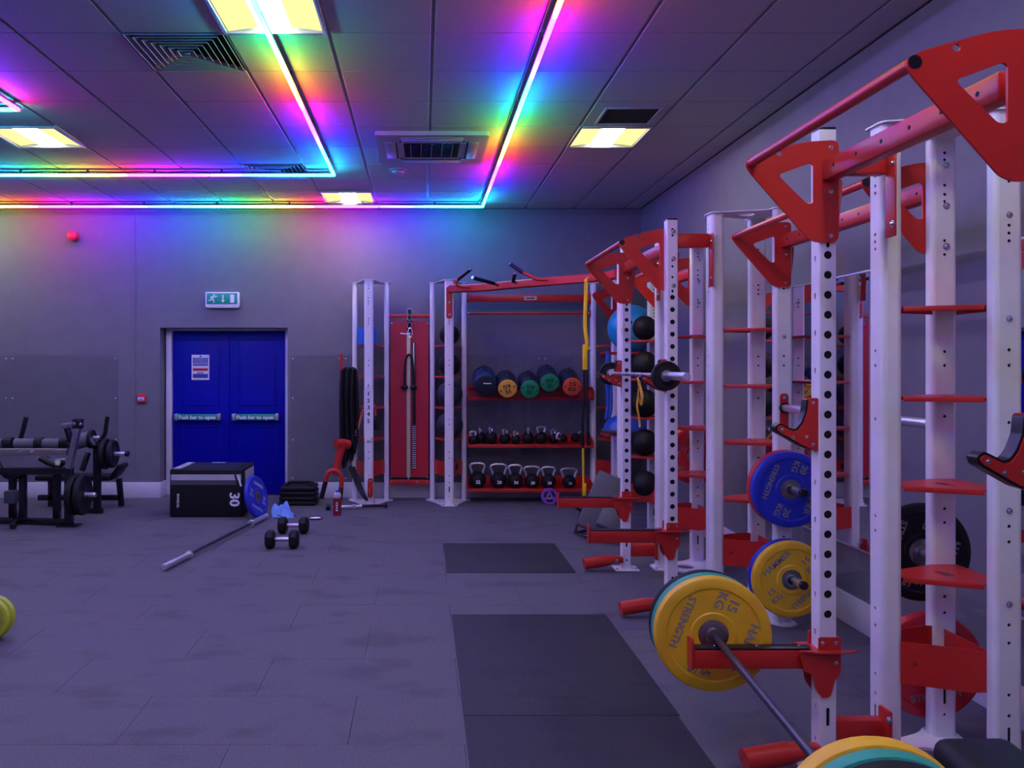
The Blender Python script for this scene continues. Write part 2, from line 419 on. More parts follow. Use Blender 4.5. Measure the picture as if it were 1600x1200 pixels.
# ---- recessed ceiling lights
M_lamp = emit('lamp_lens', (1, .92, .70), 14.0 * PANEL_S); M_lampside = emit('lamp_side', (1, .88, .36), 1.15)
lab = {0: 'recessed square ceiling light crossed by the inner LED strip', 1: 'recessed square ceiling light standing alone between the two left LED corners', 2: 'recessed square ceiling light next to the dark square hatch',
       3: 'recessed square ceiling light close to the far wall LED strip'}
for i, (x0, y0) in enumerate(LIGHTS):
    t = thing('ceiling_light', lab.get(i, 'recessed square ceiling light out over the rest of the gym'), 'light', (x0 + .3, y0 + .3, ZC), group='recessed square ceiling lights')
    if i in (0, 1, 2, 3): del t['group']
    b = MB(); q = .298
    for s in (-1, 1): b.box((s * (q - .012), 0, -.004), (.024, 2 * q, .02), bev=.003); b.box((0, s * (q - .012), -.004), (2 * q - .05, .024, .02), bev=.003)
    b.obj('light_frame', M_grid, t)
    for s in (-1, 1):
        M = frame((s * .182, 0, .012), (1, 0, -s * .12), (0, 1, 0)); MB().box((0, 0, 0), (.175, .545, .006), M, .002).obj('side_lens', M_lampside, t)
    MB().box((0, 0, .004), (.17, .545, .012), bev=.004).obj('centre_lens', M_lamp, t)
    MB().box((0, 0, .045), (.59, .59, .03)).obj('housing', M_grid, t)

# ---- air diffusers
for i, (x0, y0) in enumerate(DIFFS):
    t = thing('air_diffuser', ['square louvred air diffuser beside the lamp with the LED strip', 'square louvred air diffuser at the corner of inner LED strip'][i], 'vent', (x0 + .3, y0 + .3, ZC))
    MB().box((0, 0, .05), (.58, .58, .01)).obj('plenum', M_dark, t)
    for k in range(7):
        a = .292 - k * .04; b = MB(); wd = .017; lw = .010
        vs = [(-a, -a, -.004), (a, -a, -.004), (a, a, -.004), (-a, a, -.004)]
        c = a - wd; vs += [(-c, -c, .022), (c, -c, .022), (c, c, .022), (-c, c, .022)]
        c2 = a - .004; vs += [(-c2, -c2, -.006), (c2, -c2, -.006), (c2, c2, -.006), (-c2, c2, -.006)]
        c3 = c - .002; vs += [(-c3, -c3, .020), (c3, -c3, .020), (c3, c3, .020), (-c3, c3, .020)]
        fs = []
        for n in range(4):
            m = (n + 1) % 4; fs += [(n, m, 4 + m, 4 + n), (8 + n, 8 + m, 12 + m, 12 + n), (n, m, 8 + m, 8 + n), (4 + n, 4 + m, 12 + m, 12 + n)]
        b.add(vs, fs); b.obj('louvre_ring', M_grid, t, 0)
    MB().box((0, 0, .0), (.03, .03, .01), bev=.002).obj('centre_cap', M_grid, t)

# ---- dark hatch, smoke detector, cassette air conditioner
t = thing('ceiling_hatch', 'dark square hatch set in a ceiling tile beside a lamp', 'hatch', (1.58, 6.15, ZC))
b = MB()
for s in (-1, 1): b.box((s * .205, 0, -.002), (.02, .40, .014), bev=.002); b.box((0, s * .19, -.002), (.39, .02, .014), bev=.002)
b.obj('hatch_frame', M_grid, t); MB().box((0, 0, -.001), (.39, .36, .006)).obj('hatch_panel', M_dark, t)
p = P(622, 266, 7.85); t = thing('smoke_detector', 'round white smoke detector on the ceiling behind the air conditioner', 'detector', (p.x, p.y, ZC))
MB().lathe([(0, 0), (.085, 0), (.085, -.012), (.07, -.016), (0, -.016)], 24).obj('base', M_grid, t)
MB().lathe([(0, -.014), (.06, -.014), (.056, -.035), (.035, -.048), (0, -.05)], 24).obj('sensor_dome', M_grid, t)
t = thing('air_conditioner', 'white ceiling cassette air conditioner with dark square grille', 'air conditioner', (.08, 7.02, ZC))
b = MB(); s = .47
b.plate(rounded([(-s, -s), (s, -s), (s, s), (-s, s)], .03), [rounded([(-.24, -.24), (.24, -.24), (.24, .24), (-.24, .24)], .02)], .035, Matrix.Translation((0, 0, 0)))
b.obj('panel', M_grid, t)
MB().box((0, 0, -.01), (.47, .47, .01)).obj('filter', M_dark, t)
for k in range(11): MB().box((0, -.22 + k * .044, -.03), (.47, .008, .012), bev=.002).obj('grille_bar', M_blackm, t)
for k in range(5): MB().box((-.18 + k * .09, 0, -.034), (.006, .47, .006)).obj('grille_bar', M_blackm, t)
for k in range(4):
    M = Matrix.Rotation(k * math.pi / 2, 4, 'Z')
    MB().box((0, .355, -.037), (.52, .085, .006), M, .003).obj('air_flap', M_grid, t)
    MB().box((0, .303, -.0362), (.54, .012, .004), M).obj('flap_slot', M_dark, t)
for sx in (-1, 1):
    for sy in (-1, 1): MB().box((sx * .27, sy * .27, -.037), (.03, .03, .006), bev=.002).obj('corner_clip', M_blackm, t)

# ---- LED strips
wt = .0045
def lc(r, g, b_): return (r + wt * (1 - r), g + wt * (1 - g), b_ + wt * (1 - b_))
R_, O_, Y_, G_, T_, C_, B_, V_, M_ = lc(.50, 0, .02), lc(.45, .08, 0), lc(.32, .24, .01), lc(.005, .46, .06), lc(0, .36, .40), lc(0, .20, .72), lc(0, .005, .95), lc(.16, 0, .90), lc(.42, 0, .62)
K = .979
LZ = 3.48
def led_corner(label, X, Y, ystops, xstops, ystart, xend, idx):
    t = thing('led_strip', label, 'LED light')
    md = led_mat('led_glow_%d' % (2 * idx), 1, [(p * K, c) for p, c in ystops], LED_S); mx = led_mat('led_glow_%d' % (2 * idx + 1), 0, [(p * K, c) for p, c in xstops], LED_S)
    L = 1.2; y = Y
    while y > ystart:
        y2 = max(ystart, y - L); MB().bb(X - .013, X + .013, y2 + .003, y - .003, LZ - .012, LZ + .010, .005).obj('diffuser', md, t)
        MB().bb(X - .016, X + .016, y2 + .003, y - .003, LZ + .0105, LZ + .024, .002).obj('channel', M_blackm, t); y = y2
    x = X - .013
    while x > xend:
        x2 = max(xend, x - L); MB().bb(x2 + .003, x - .003, Y - .026, Y, LZ - .012, LZ + .010, .005).obj('diffuser', mx, t)
        MB().bb(x2 + .003, x - .003, Y - .029, Y + .003, LZ + .0105, LZ + .024, .002).obj('channel', M_blackm, t); x = x2
    pts = []; n = 40
    for k in range(n + 1): pts.append((X - .05 + (xend - X) * k / n, Y + .01 + .006 * math.sin(k * 1.7), ZC - .018 - .006 * abs(math.sin(k * .9))))
    MB().tube(pts, .0045, 6).obj('cable', M_blackm, t)
    for k in range(3, n, 5):
        MB().box((X - .05 + (xend - X) * k / n, Y - .012, ZC - .022), (.02, .02, .03), bev=.003).obj('hanger_clip', M_blackm, t)
    q = Y - .5
    while q > ystart: MB().box((X, q, ZC - .019), (.02, .02, .04), bev=.003).obj('hanger_clip', M_blackm, t); q -= 1.05
    return t
def xp(Y, lst): return [((px - VX) * Y / F, c) for px, c in lst]
cyc = [(-2.6, R_), (-2.3, M_), (-1.5, B_), (-1.1, C_), (-.4, G_), (.5, O_)]
led_corner('outer LED strip glowing in rainbow colours along the far wall top', .705, 9.38,
    cyc + [(.9, R_), (1.15, M_), (1.9, B_), (2.25, C_), (3.0, G_), (3.7, Y_), (4.12, O_), (4.36, R_), (4.56, M_), (4.85, V_), (5.3, B_), (5.66, C_), (6.35, G_), (6.9, Y_), (7.2, O_), (7.6, R_), (7.95, M_), (8.35, V_), (8.75, B_), (9.2, C_), (9.6, T_)],
    xp(9.5, [(760, T_), (700, C_), (645, B_), (590, V_), (545, M_), (490, R_), (465, O_), (440, Y_), (375, G_), (300, C_), (228, B_), (160, V_), (105, M_), (55, R_), (20, O_), (-20, Y_), (-80, G_), (-150, C_), (-240, B_)]), -2.6, -6.1, 0)
led_corner('middle LED strip glowing in rainbow colours and crossing a ceiling lamp', -.865, 7.83,
    [(-2.6, R_), (-2.2, M_), (-1.4, B_), (-.8, C_), (.2, G_), (1.4, R_), (1.8, M_), (2.6, V_), (3.4, B_), (4.3, C_), (4.84, G_), (5.3, Y_), (5.6, O_), (5.9, R_), (6.15, M_), (6.5, V_), (6.95, B_), (7.6, C_), (8.1, T_)],
    xp(8.0, [(525, T_), (470, C_), (380, B_), (300, V_), (245, M_), (200, R_), (178, O_), (130, Y_), (60, G_), (-10, C_), (-90, B_), (-180, M_), (-240, R_), (-300, G_)]), -2.6, -6.1, 1)
led_corner('inner LED strip corner glowing magenta and cyan at the left', -2.94, 5.83,
    [(-2.6, G_), (-1.4, R_), (-.6, B_), (.6, C_), (1.6, G_), (2.4, O_), (2.8, R_), (3.2, M_), (3.9, B_), (4.6, V_), (5.3, V_), (5.7, M_), (5.95, R_)],
    [(-6.3, G_), (-5.2, B_), (-4.2, C_), (-3.0, T_)], -2.6, -6.1, 2)

# ---- clear panels on the back wall, mirror on the right wall
def clear_panel(x0, x1, label):
    t = thing('clear_panel', label, 'wall panel', ((x0 + x1) / 2, YB, .2)); wd = x1 - x0; hh = 1.545
    MB().box((0, -.006, hh / 2), (wd - .004, .005, hh), bev=.001, seg=1).obj('acrylic_sheet', M_clear, t)
    for zx in (.04, hh * .33, hh * .66, hh - .04):
        for s in ((-1, 1) if wd > .8 else (-1, 1)): MB().lathe([(0, 0), (.009, 0), (.006, .006), (0, .007)], 10, FACE((s * (wd / 2 - .035), -.009, zx))).obj('screw_cap', M_signw, t)
    return t
clear_panel(-5.05, -3.72, 'clear plastic wall protection sheet behind the plate-loaded leg machine')
clear_panel(-6.15, -5.06, 'clear plastic wall protection sheet at the far left end of back wall')
clear_panel(-1.62, -.98, 'narrow clear plastic wall sheet between blue doors and battle rope')
clear_panel(-.975, .26, 'clear plastic wall sheet behind the red board')
clear_panel(.265, 1.46, 'clear plastic wall sheet behind the left half of kettlebell shelves')
clear_panel(1.465, 2.65, 'clear plastic wall sheet behind the right half of kettlebell shelves')
for y0, y1, lb in ((4.58, 6.30, 'frameless mirror on the side wall behind the blue plate tower'), (.9, 3.68, 'frameless mirror on the side wall beside the front rack')):
    t = thing('wall_mirror', lb, 'mirror', (XR, (y0 + y1) / 2, .5)); L = y1 - y0
    MB().box((-.005, 0, .84), (.006, L, 1.68), bev=.0015, seg=1).obj('mirror_sheet', M_mirror, t)
    for z in (1.685, -.006): MB().box((-.006, 0, z), (.012, L, .012), bev=.002).obj('edge_trim', M_alu, t)
t = thing('clear_panel', 'low clear plastic strip on side wall under the mirror', 'wall panel', (XR, 3.6, .2))
MB().box((-.006, 0, .145), (.005, 5.4, .28), bev=.001, seg=1).obj('acrylic_sheet', M_clear, t)

# ---- signs on the back wall
c = P(348, 468.5, 9.77); t = thing('exit_sign', 'green exit sign with running man above the blue doors', 'sign', (c.x, YB, c.z))
MB().box((0, -.03, 0), (.41, .06, .185), bev=.008).obj('housing', M_signw, t)
fc = MB().box((0, -.062, .012), (.375, .006, .135), bev=.002).obj('face', M_greensign, t)
MB().box((0, -.03, -.085), (.38, .05, .03), bev=.006).obj('lens', M_signw, t)
y = -.0665
b = MB(); z0 = .012
b.lathe([(0, 0), (.011, 0), (0, .001)], 12, FACE((-.094, y, z0 + .048)))
def limb(x0, z0_, x1, z1, wd):
    d = Vector((x1 - x0, 0, z1 - z0_)); n = Vector((-d.z, 0, d.x)).normalized() * wd / 2
    a, q = Vector((x0, y - .001, z0_)), Vector((x1, y - .001, z1)); b.add([a + n, a - n, q - n, q + n], [(0, 1, 2, 3)])
limb(-.100, z0 + .038, -.120, z0 - .005, .020); limb(-.100, z0 + .034, -.075, z0 + .018, .011); limb(-.075, z0 + .018, -.060, z0 + .032, .009)
limb(-.104, z0 + .034, -.135, z0 + .020, .011); limb(-.135, z0 + .020, -.145, z0 + .002, .009)
limb(-.120, z0 - .002, -.098, z0 - .022, .013); limb(-.098, z0 - .022, -.100, z0 - .052, .011)
limb(-.120, z0 - .002, -.142, z0 - .022, .013); limb(-.142, z0 - .022, -.166, z0 - .022, .010)
b.obj('running_man', M_signw, fc, 0)
b = MB(); limb(.012, z0 + .045, .012, z0 - .02, .014); b.add([(-.014, y - .001, z0 - .018), (.038, y - .001, z0 - .018), (.012, y - .001, z0 - .05)], [(0, 1, 2)]); b.obj('down_arrow', M_signw, fc, 0)
MB().box((.125, y, z0), (.048, .002, .10)).obj('door_symbol', M_signw, fc)
c = P(312.5, 574, 10.0); t = thing('door_notice', 'white fire notice with blue text block and red band on left door', 'notice', (c.x, YB + .222, c.z))
MB().box((0, -.0015, 0), (.222, .003, .315), bev=.001).obj('sheet', M_signw, t)
for z, hh, m_, wd in ((.085, .075, M_signblue, .19), (.03, .02, M_signblue, .19), (-.028, .034, M_signred, .19), (-.107, .05, M_signblue, .19), (-.07, .012, M_signblue, .085)):
    MB().box((0, -.0035, z), (wd, .001, hh)).obj('printed_block', m_, t)
for k in range(4): MB().box((.0, -.0043, .115 - k * .018), (.17, .0006, .004)).obj('print_line', M_signw, t)
MB().lathe([(0, 0), (.012, 0), (0, .001)], 14, FACE((0, -.0032, .138))).obj('emblem', M_signblue, t)
c = P(117, 370, 9.8); t = thing('alarm_sounder', 'round red fire alarm sounder high on the grey wall', 'alarm', (c.x, YB, c.z))
MB().lathe([(0, 0), (.06, 0), (.06, .03), (.05, .035), (0, .035)], 24, FACE((0, 0, 0))).obj('base', M_signred, t)
MB().lathe([(0, .03), (.048, .03), (.062, .06), (.060, .09), (.04, .105), (0, .11)], 24, FACE((0, 0, 0))).obj('horn', M_signred, t)
c = P(222.5, 622, 9.8); t = thing('alarm_call_point', 'small square red break glass call point beside the doors', 'alarm', (c.x, YB, c.z))
MB().box((0, -.025, 0), (.105, .05, .108), bev=.01).obj('housing', M_signred, t)
MB().box((0, -.052, -.008), (.075, .004, .036), bev=.001).obj('glass', M_signw, t)
MB().box((0, -.0545, -.009), (.055, .001, .012)).obj('print_mark', M_signblue, t)

# ================================================================== RIG PARTS
def post_mesh(b, cx, cy, wx, wy, z0, z1, ch, holes):
    """hollow post with rounded corners and real holes; holes = {face: [(offset, z, radius, slot height)]}"""
    for face in ('-y', '+y', '-x', '+x'):
        wd = (wx if face[1] == 'y' else wy) / 2 - ch; hl = holes.get(face, [])
        if face == '-y': M = frame((cx, cy - wy / 2, 0), (1, 0, 0), (0, 0, 1))
        elif face == '+y': M = frame((cx, cy + wy / 2, 0), (-1, 0, 0), (0, 0, 1))
        elif face == '-x': M = frame((cx - wx / 2, cy, 0), (0, -1, 0), (0, 0, 1))
        else: M = frame((cx + wx / 2, cy, 0), (0, 1, 0), (0, 0, 1))
        hs = [circ(o, z, r, 10) if h == 0 else slot(o, z, r, h) for o, z, r, h in hl]
        rect = [(-wd, z0), (wd, z0), (wd, z1), (-wd, z1)]
        if hs: b.plate(rect, hs, .004, M, both=False)
        else: b.add([(x, y, 0) for x, y in rect], [(0, 1, 2, 3)], M)
    n = 3
    for sx, sy, a0 in ((1, 1, 0), (-1, 1, 90), (-1, -1, 180), (1, -1, 270)):
        vs = []
        for k in range(n + 1):
            a = math.radians(a0 + 90 * k / n); x = cx + sx * (wx / 2 - ch) + ch * math.cos(a); y_ = cy + sy * (wy / 2 - ch) + ch * math.sin(a)
            vs += [(x, y_, z0), (x, y_, z1)]
        b.add(vs, [(2 * k, 2 * k + 2, 2 * k + 3, 2 * k + 1) for k in range(n)])
    b.add([(cx - wx / 2 + .003, cy - wy / 2 + .003, z1 - .002), (cx + wx / 2 - .003, cy - wy / 2 + .003, z1 - .002), (cx + wx / 2 - .003, cy + wy / 2 - .003, z1 - .002), (cx - wx / 2 + .003, cy + wy / 2 - .003, z1 - .002)], [(0, 1, 2, 3)])
_bolt = None
def bolt(parent, o, nrm, r=.011):
    """domed bolt head with washer at o looking along nrm"""
    global _bolt
    M = align(Vector(o), Vector(o) + Vector(nrm))
    if _bolt is None:
        b_ = MB(); b_.lathe([(0, 0), (1.35, 0), (1.35, .22), (1.0, .25), (1.0, .5), (.75, .95), (.32, 1.08), (.3, .8), (0, .8)], 12); ob = b_.obj('bolt', M_bolt, parent); _bolt = ob
    else: ob = _bolt.copy(); C.objects.link(ob); ob.parent = parent
    l, q, s_ = M.decompose(); ob.location = l; ob.rotation_euler = q.to_euler(); ob.scale = (r, r, r); return ob
TH = 2.61
SHELF_Z = [1.86, 1.495, 1.13, .76]
FRONT, REAR, HS = -.175, .175, .19
def make_tower(label, loc, rz):
    t = thing('storage_tower', label, 'tower', loc, rz=rz, group='white three-post storage towers')
    hf = [(0, z, .007, 0) for z in (2.54, 2.51, 2.40, 2.36, 2.33, 2.16, 2.13, 2.10, 1.68, 1.62, 1.40, 1.0, .94, .62, .55, .35, .27)] + [(0, .19, .006, .06), (0, .11, .006, 0)]
    hr = [(o, z, r, h) for (o, z, r, h) in hf]
    b = MB(); post_mesh(b, 0, FRONT, .104, .085, .012, TH - .006, .022, {'-y': hf}); fp = b.obj('front_post', M_white, t); MB().box((0, FRONT, 1.3), (.088, .07, 2.56)).obj('shade_core', M_dark, fp)  # added black core stands in for the shade inside the hollow post
    for s in (-1, 1):
        b = MB(); post_mesh(b, s * HS, REAR, .058, .11, .012, TH - .006, .018, {'-x': hr, '+x': hr}); rp = b.obj('rear_post', M_white, t); MB().box((s * HS, REAR, 1.3), (.046, .09, 2.56)).obj('shade_core', M_dark, rp)  # rear posts get the same made-up core, darkening their holes like shade
    out = [(-.085, FRONT - .075), (.085, FRONT - .075), (.10, FRONT + .02), (HS + .015, REAR - .085), (HS + .085, REAR - .02), (HS + .06, REAR + .085), (HS - .06, REAR + .07), (-HS + .06, REAR + .07), (-HS - .06, REAR + .085), (-HS - .085, REAR - .02), (-HS - .015, REAR - .085), (-.10, FRONT + .02)]
    b = MB(); b.plate(rounded(out, .045), [circ(0, .02, .07, 20)], .012, Matrix.Translation((0, 0, .012))); bp = b.obj('base_plate', M_white, t)
    for x, y_ in ((-.065, FRONT - .055), (.065, FRONT - .055), (HS + .05, REAR - .03), (-HS - .05, REAR - .03)):
        bolt(bp, (x, y_, .012), (0, 0, 1), .009)
    top = [(-.07, FRONT - .055), (.07, FRONT - .055), (.085, FRONT + .03), (HS - .03, REAR - .06), (HS + .045, REAR - .07), (HS + .045, REAR + .065), (HS - .04, REAR + .04), (-HS + .04, REAR + .04), (-HS - .045, REAR + .065), (-HS - .045, REAR - .07), (-HS + .03, REAR - .06), (-.085, FRONT + .03)]
    b = MB(); b.plate(rounded(top, .03), [circ(0, .03, .05, 16)], .006, Matrix.Translation((0, 0, TH))); b.obj('top_plate', M_white, t)
    for z in SHELF_Z:
        a = .05; q = HS - .03
        outl = rounded([(-a, FRONT + .043), (a, FRONT + .043), (q, REAR - .055), (q, REAR + .05), (-q, REAR + .05), (-q, REAR - .055)], .012)
        b = MB(); b.plate(outl, [rounded([(-.045, .05), (.045, .05), (.03, .10), (-.03, .10)], .012)], .005, Matrix.Translation((0, 0, z)))
        for k, (p0, p1) in enumerate((((-a, FRONT + .045), (-q, REAR - .055)), ((a, FRONT + .045), (q, REAR - .055)), ((-q, REAR + .05), (q, REAR + .05)))):
            b.beam((p0[0], p0[1], z - .011), (p1[0], p1[1], z - .011), .006, .02, .002)
        b.obj('shelf', M_red, t)
    b = MB()
    for s in (-1, 1): b.plate([(0, .33), (.24, .33), (.30, .34), (.30, .49), (.24, .50), (0, .50)], [circ(.05, .415, .008, 8)], .005, frame((s * .055, FRONT + .03, 0), (s * .42, 1, 0), (0, 0, 1)))
    b.bb(-HS + .03, HS - .03, REAR - .003, REAR + .003, .36, .48); b.obj('brace_band', M_red, t)
    for s in (-1, 1):
        for z in (2.42, 2.2, 1.80, 1.06, .70): bolt(t, (s * (HS + .029), REAR, z), (s, 0, 0), .009)
    return t
# towers on the back wall
tw = make_tower('white tower with red shelves, battle rope on its left side', (-.62, 9.44, 0), 0)
YT = 9.44
dup(tw, 'white tower of dark medicine balls between red board and kettlebell shelves', loc=(.31, YT, 0))
dup(tw, 'white tower in the room corner at the end of the kettlebell shelves', loc=(2.24, YT, 0))
RZ = -math.pi / 2; XT = 2.085
T1, T2, T3, T4, T6 = 3.30, 6.40, 5.22, 7.65, 2.165
dup(tw, 'white tower with red shelves carrying black and red plates on its far side', loc=(XT, T1, 0), rz=RZ)
dup(tw, 'white tower beside the rack with the loaded chrome barbell, red plate on its side', loc=(XT, T2, 0), rz=RZ)
dup(tw, 'white tower carrying the blue and the yellow bumper plates on pegs', loc=(XT, T3, 0), rz=RZ)
dup(tw, 'white tower of black balls along the side wall behind the grey bench', loc=(XT, T4, 0), rz=RZ)
dup(tw, 'white tower behind the rack upright with the big red bracket', loc=(XT + .075, T6, 0), rz=RZ)

# ---- rack uprights
PX = 1.615
def make_upright(label, y):
    t = thing('rack_upright', label, 'rack post', (PX, y, 0), group='white perforated rack uprights')
    big = []; z = 2.06
    while z > .62:
        big.append((0, z, .0165, 0)); z -= .0795
    sm = [(0, zz, .008, 0) for zz in (2.50, 2.46, 2.30, 2.26, 2.19, .40, .08)] + [(0, 2.10, .007, .008), (0, 1.58, .007, .012), (0, 1.02, .007, .012), (0, .70, .007, .012), (0, .22, .007, .06), (0, .48, .007, 0)]
    keep = []
    for h in big + sm:
        if all(abs(h[1] - k[1]) > h[2] + k[2] + max(h[3], k[3]) / 2 + .004 for k in keep): keep.append(h)
    side = [(0, zz, .006, .012) for zz in (2.05, 1.9, 1.75, 1.6, 1.45, 1.3, 1.15, 1.0, .85, .7, .55, .25, .12)]
    b = MB(); post_mesh(b, 0, 0, .07, .07, .01, 2.56, .006, {'-y': keep, '-x': side}); b.obj('upright', M_white, t)
    b = MB(); b.box((0, 0, 1.285), (.058, .058, 2.53)); b.obj('shade_core', M_dark, t)  # invented dark filler: paints the shaded interior seen through the upright's holes
    b = MB(); b.box((0, 0, .006), (.19, .15, .012), bev=.004); bp = b.obj('foot_plate', M_white, t)
    for sx in (-1, 1): bolt(bp, (sx * .075, -.045, .012), (0, 0, 1), .009)
    MB().box((0, 0, 2.565), (.066, .066, .012), bev=.003).obj('end_cap', M_blackm, t)
    # red beams tying the upright to its tower
    x1 = XT + FRONT - PX - .052
    b = MB(); b.box(((x1 + .035) / 2, 0, 2.43), (x1 - .035, .05, .09), bev=.008); b.box((x1 + .004, -.04, 2.30), (.008, .07, .34), bev=.02); ub = b.obj('upper_tie_beam', M_red, t)
    for zz in (2.42, 2.18): bolt(ub, (x1, -.06, zz), (-1, 0, 0), .010)
    b = MB(); b.box(((x1 + .035) / 2, 0, .155), (x1 - .035, .06, .10), bev=.015); b.box((x1 - .012, -.03, .17), (.02, .08, .17), bev=.03); lb = b.obj('lower_tie_beam', M_red, t)
    bolt(lb, (x1 - .02, -.07, .225), (0, -1, 0), .010)
    # hinged red sleeve at the foot
    b = MB(); b.box((-.06, -.03, .085), (.06, .05, .05), bev=.008); b.cyl((-.085, -.06, .085), (-.085, 0, .085), .03, n=16); hb = b.obj('sleeve_hinge', M_red, t)
    bolt(hb, (-.085, -.06, .085), (0, -1, 0), .012)
    b = MB(); p0 = Vector((-.10, -.03, .085)); p1 = Vector((-.34, -.05, .055)); b.cyl(p0, p0.lerp(p1, .25), .034, .042, 20); b.cyl(p0.lerp(p1, .25), p1, .044, n=20); b.obj('pivot_sleeve', M_red, t)
    return t
up = make_upright('white upright with large round holes holding the yellow-plate barbell arm', 3.22)
P1Y, P3Y, P2Y, P0Y = 3.22, 2.165, 5.20, 6.36
PX3 = 1.69
dup(up, 'white upright closest to the front, behind the big red bracket', loc=(PX3, P3Y, 0))
dup(up, 'white upright beside the chrome barbell end with spotter arm below', loc=(PX, P2Y, 0))
dup(up, 'white upright in front of the medicine ball tower with spotter arm', loc=(PX, P0Y, 0))

# ---- spotter arms
def make_arm(label, y, ztop, L=.50, X0=PX):
    t = thing('spotter_arm', label, 'rack arm', (X0, y, ztop), group='red spotter arms on the rack')
    b = MB(); b.box((-.04 - L / 2, 0, -.045), (L - .02, .055, .075), bev=.005); b.obj('arm', M_red, t)
    MB().box((-.04 - L / 2, 0, -.0035), (L - .03, .05, .008), bev=.002).obj('wear_strip', M_strip, t)
    MB().plate(rounded([(-.028, -.09), (.028, -.09), (.032, .035), (-.032, .035)], .012), [], .008, frame((-.04 - L, 0, 0), (0, -1, 0), (0, 0, 1))).obj('end_stop', M_red, t)
    b = MB()
    for s in (-1, 1): b.plate(rounded([(-.10, -.085), (-.065, -.10), (-.055, -.155), (-.03, -.19), (.005, -.185), (.022, -.12), (.045, -.09), (.045, .05), (-.042, .05), (-.042, 0), (-.12, -.005)], .01), [], .006, frame((0, s * .043 - .003, 0), (1, 0, 0), (0, 0, 1)))
    b.box((.042, 0, -.02), (.008, .09, .14)); b.obj('post_collar', M_red, t)
    MB().plate(rounded([(-.12, -.05), (-.05, -.075), (.05, -.075), (.12, -.05), (.05, -.044), (.047, .05), (.06, .06), (-.10, .05), (-.06, -.044)], .008), [rounded([(-.0375, -.0375), (.0375, -.0375), (.0375, .0375), (-.0375, .0375)], .004)], .006, Matrix.Translation((0, 0, .0))).obj('guard_plate', M_red, t)
    for x, z in ((-.03, .03), (.025, .03), (.025, -.05)): bolt(t, (x, -.049, z), (0, -1, 0), .006)
    for k in range(3): bolt(t, (-.10 - k * .17, 0, .0005), (0, 0, 1), .005)
    return t
arm = make_arm('red spotter arm carrying the barbell with yellow plates', P1Y, .49)
make_arm('red spotter arm under the near end of the yellow-plate barbell', P3Y, .49, .62, PX3)
dup(arm, 'red spotter arm in front of the grey bench', loc=(PX, P0Y, .575))
dup(arm, 'red spotter arm below the chrome barbell, on the inner upright', loc=(PX, P2Y, .555))

# ---- J hooks
def make_hook(label, y, z):
    t = thing('bar_hook', label, 'rack hook', (PX - .035, y, z), group='red bar hooks on the rack')
    # profile: u to -X, w up, origin at the bottom right of the plate
    prof = [(0, 0), (0, .215), (.037, .215), (.043, .16), (.060, .112), (.080, .086), (.10, .082), (.150, .107), (.165, .095), (.158, .082), (.06, .025), (.02, .008)]
    prof = rounded(prof, .008, 3)
    for yy, nm in ((-.028, 'side_plate'), (.022, 'side_plate')):
        MB().plate([(-u, w_) for u, w_ in prof][::-1], [], .006, frame((0, yy, 0), (1, 0, 0), (0, 0, 1))).obj(nm, M_red, t)
    lin = rounded([(.002, .002), (.004, .205), (.045, .212), (.050, .16), (.066, .118), (.084, .094), (.10, .090), (.150, .115), (.172, .10), (.165, .078), (.06, .018)], .008, 3)
    MB().plate([(-u, w_) for u, w_ in lin][::-1], [], .042, frame((0, -.023, 0), (1, 0, 0), (0, 0, 1))).obj('liner', M_strip, t)
    for u, w_ in ((.022, .195), (.022, .03), (.048, .06), (.10, .057), (.145, .088)): bolt(t, (-u, -.0285, w_), (0, -1, 0), .0055)
    return t
hk = make_hook('empty red bar hook on the upright of the yellow-plate barbell', P1Y, 1.275)
dup(hk, 'empty red bar hook on the frontmost upright', loc=(PX3 - .035, P3Y, 1.275))
dup(hk, 'red bar hook holding the near end of the chrome barbell', loc=(PX - .035, P2Y, 1.445))
dup(hk, 'red bar hook holding the far end of the chrome barbell', loc=(PX - .035, P0Y, 1.445))

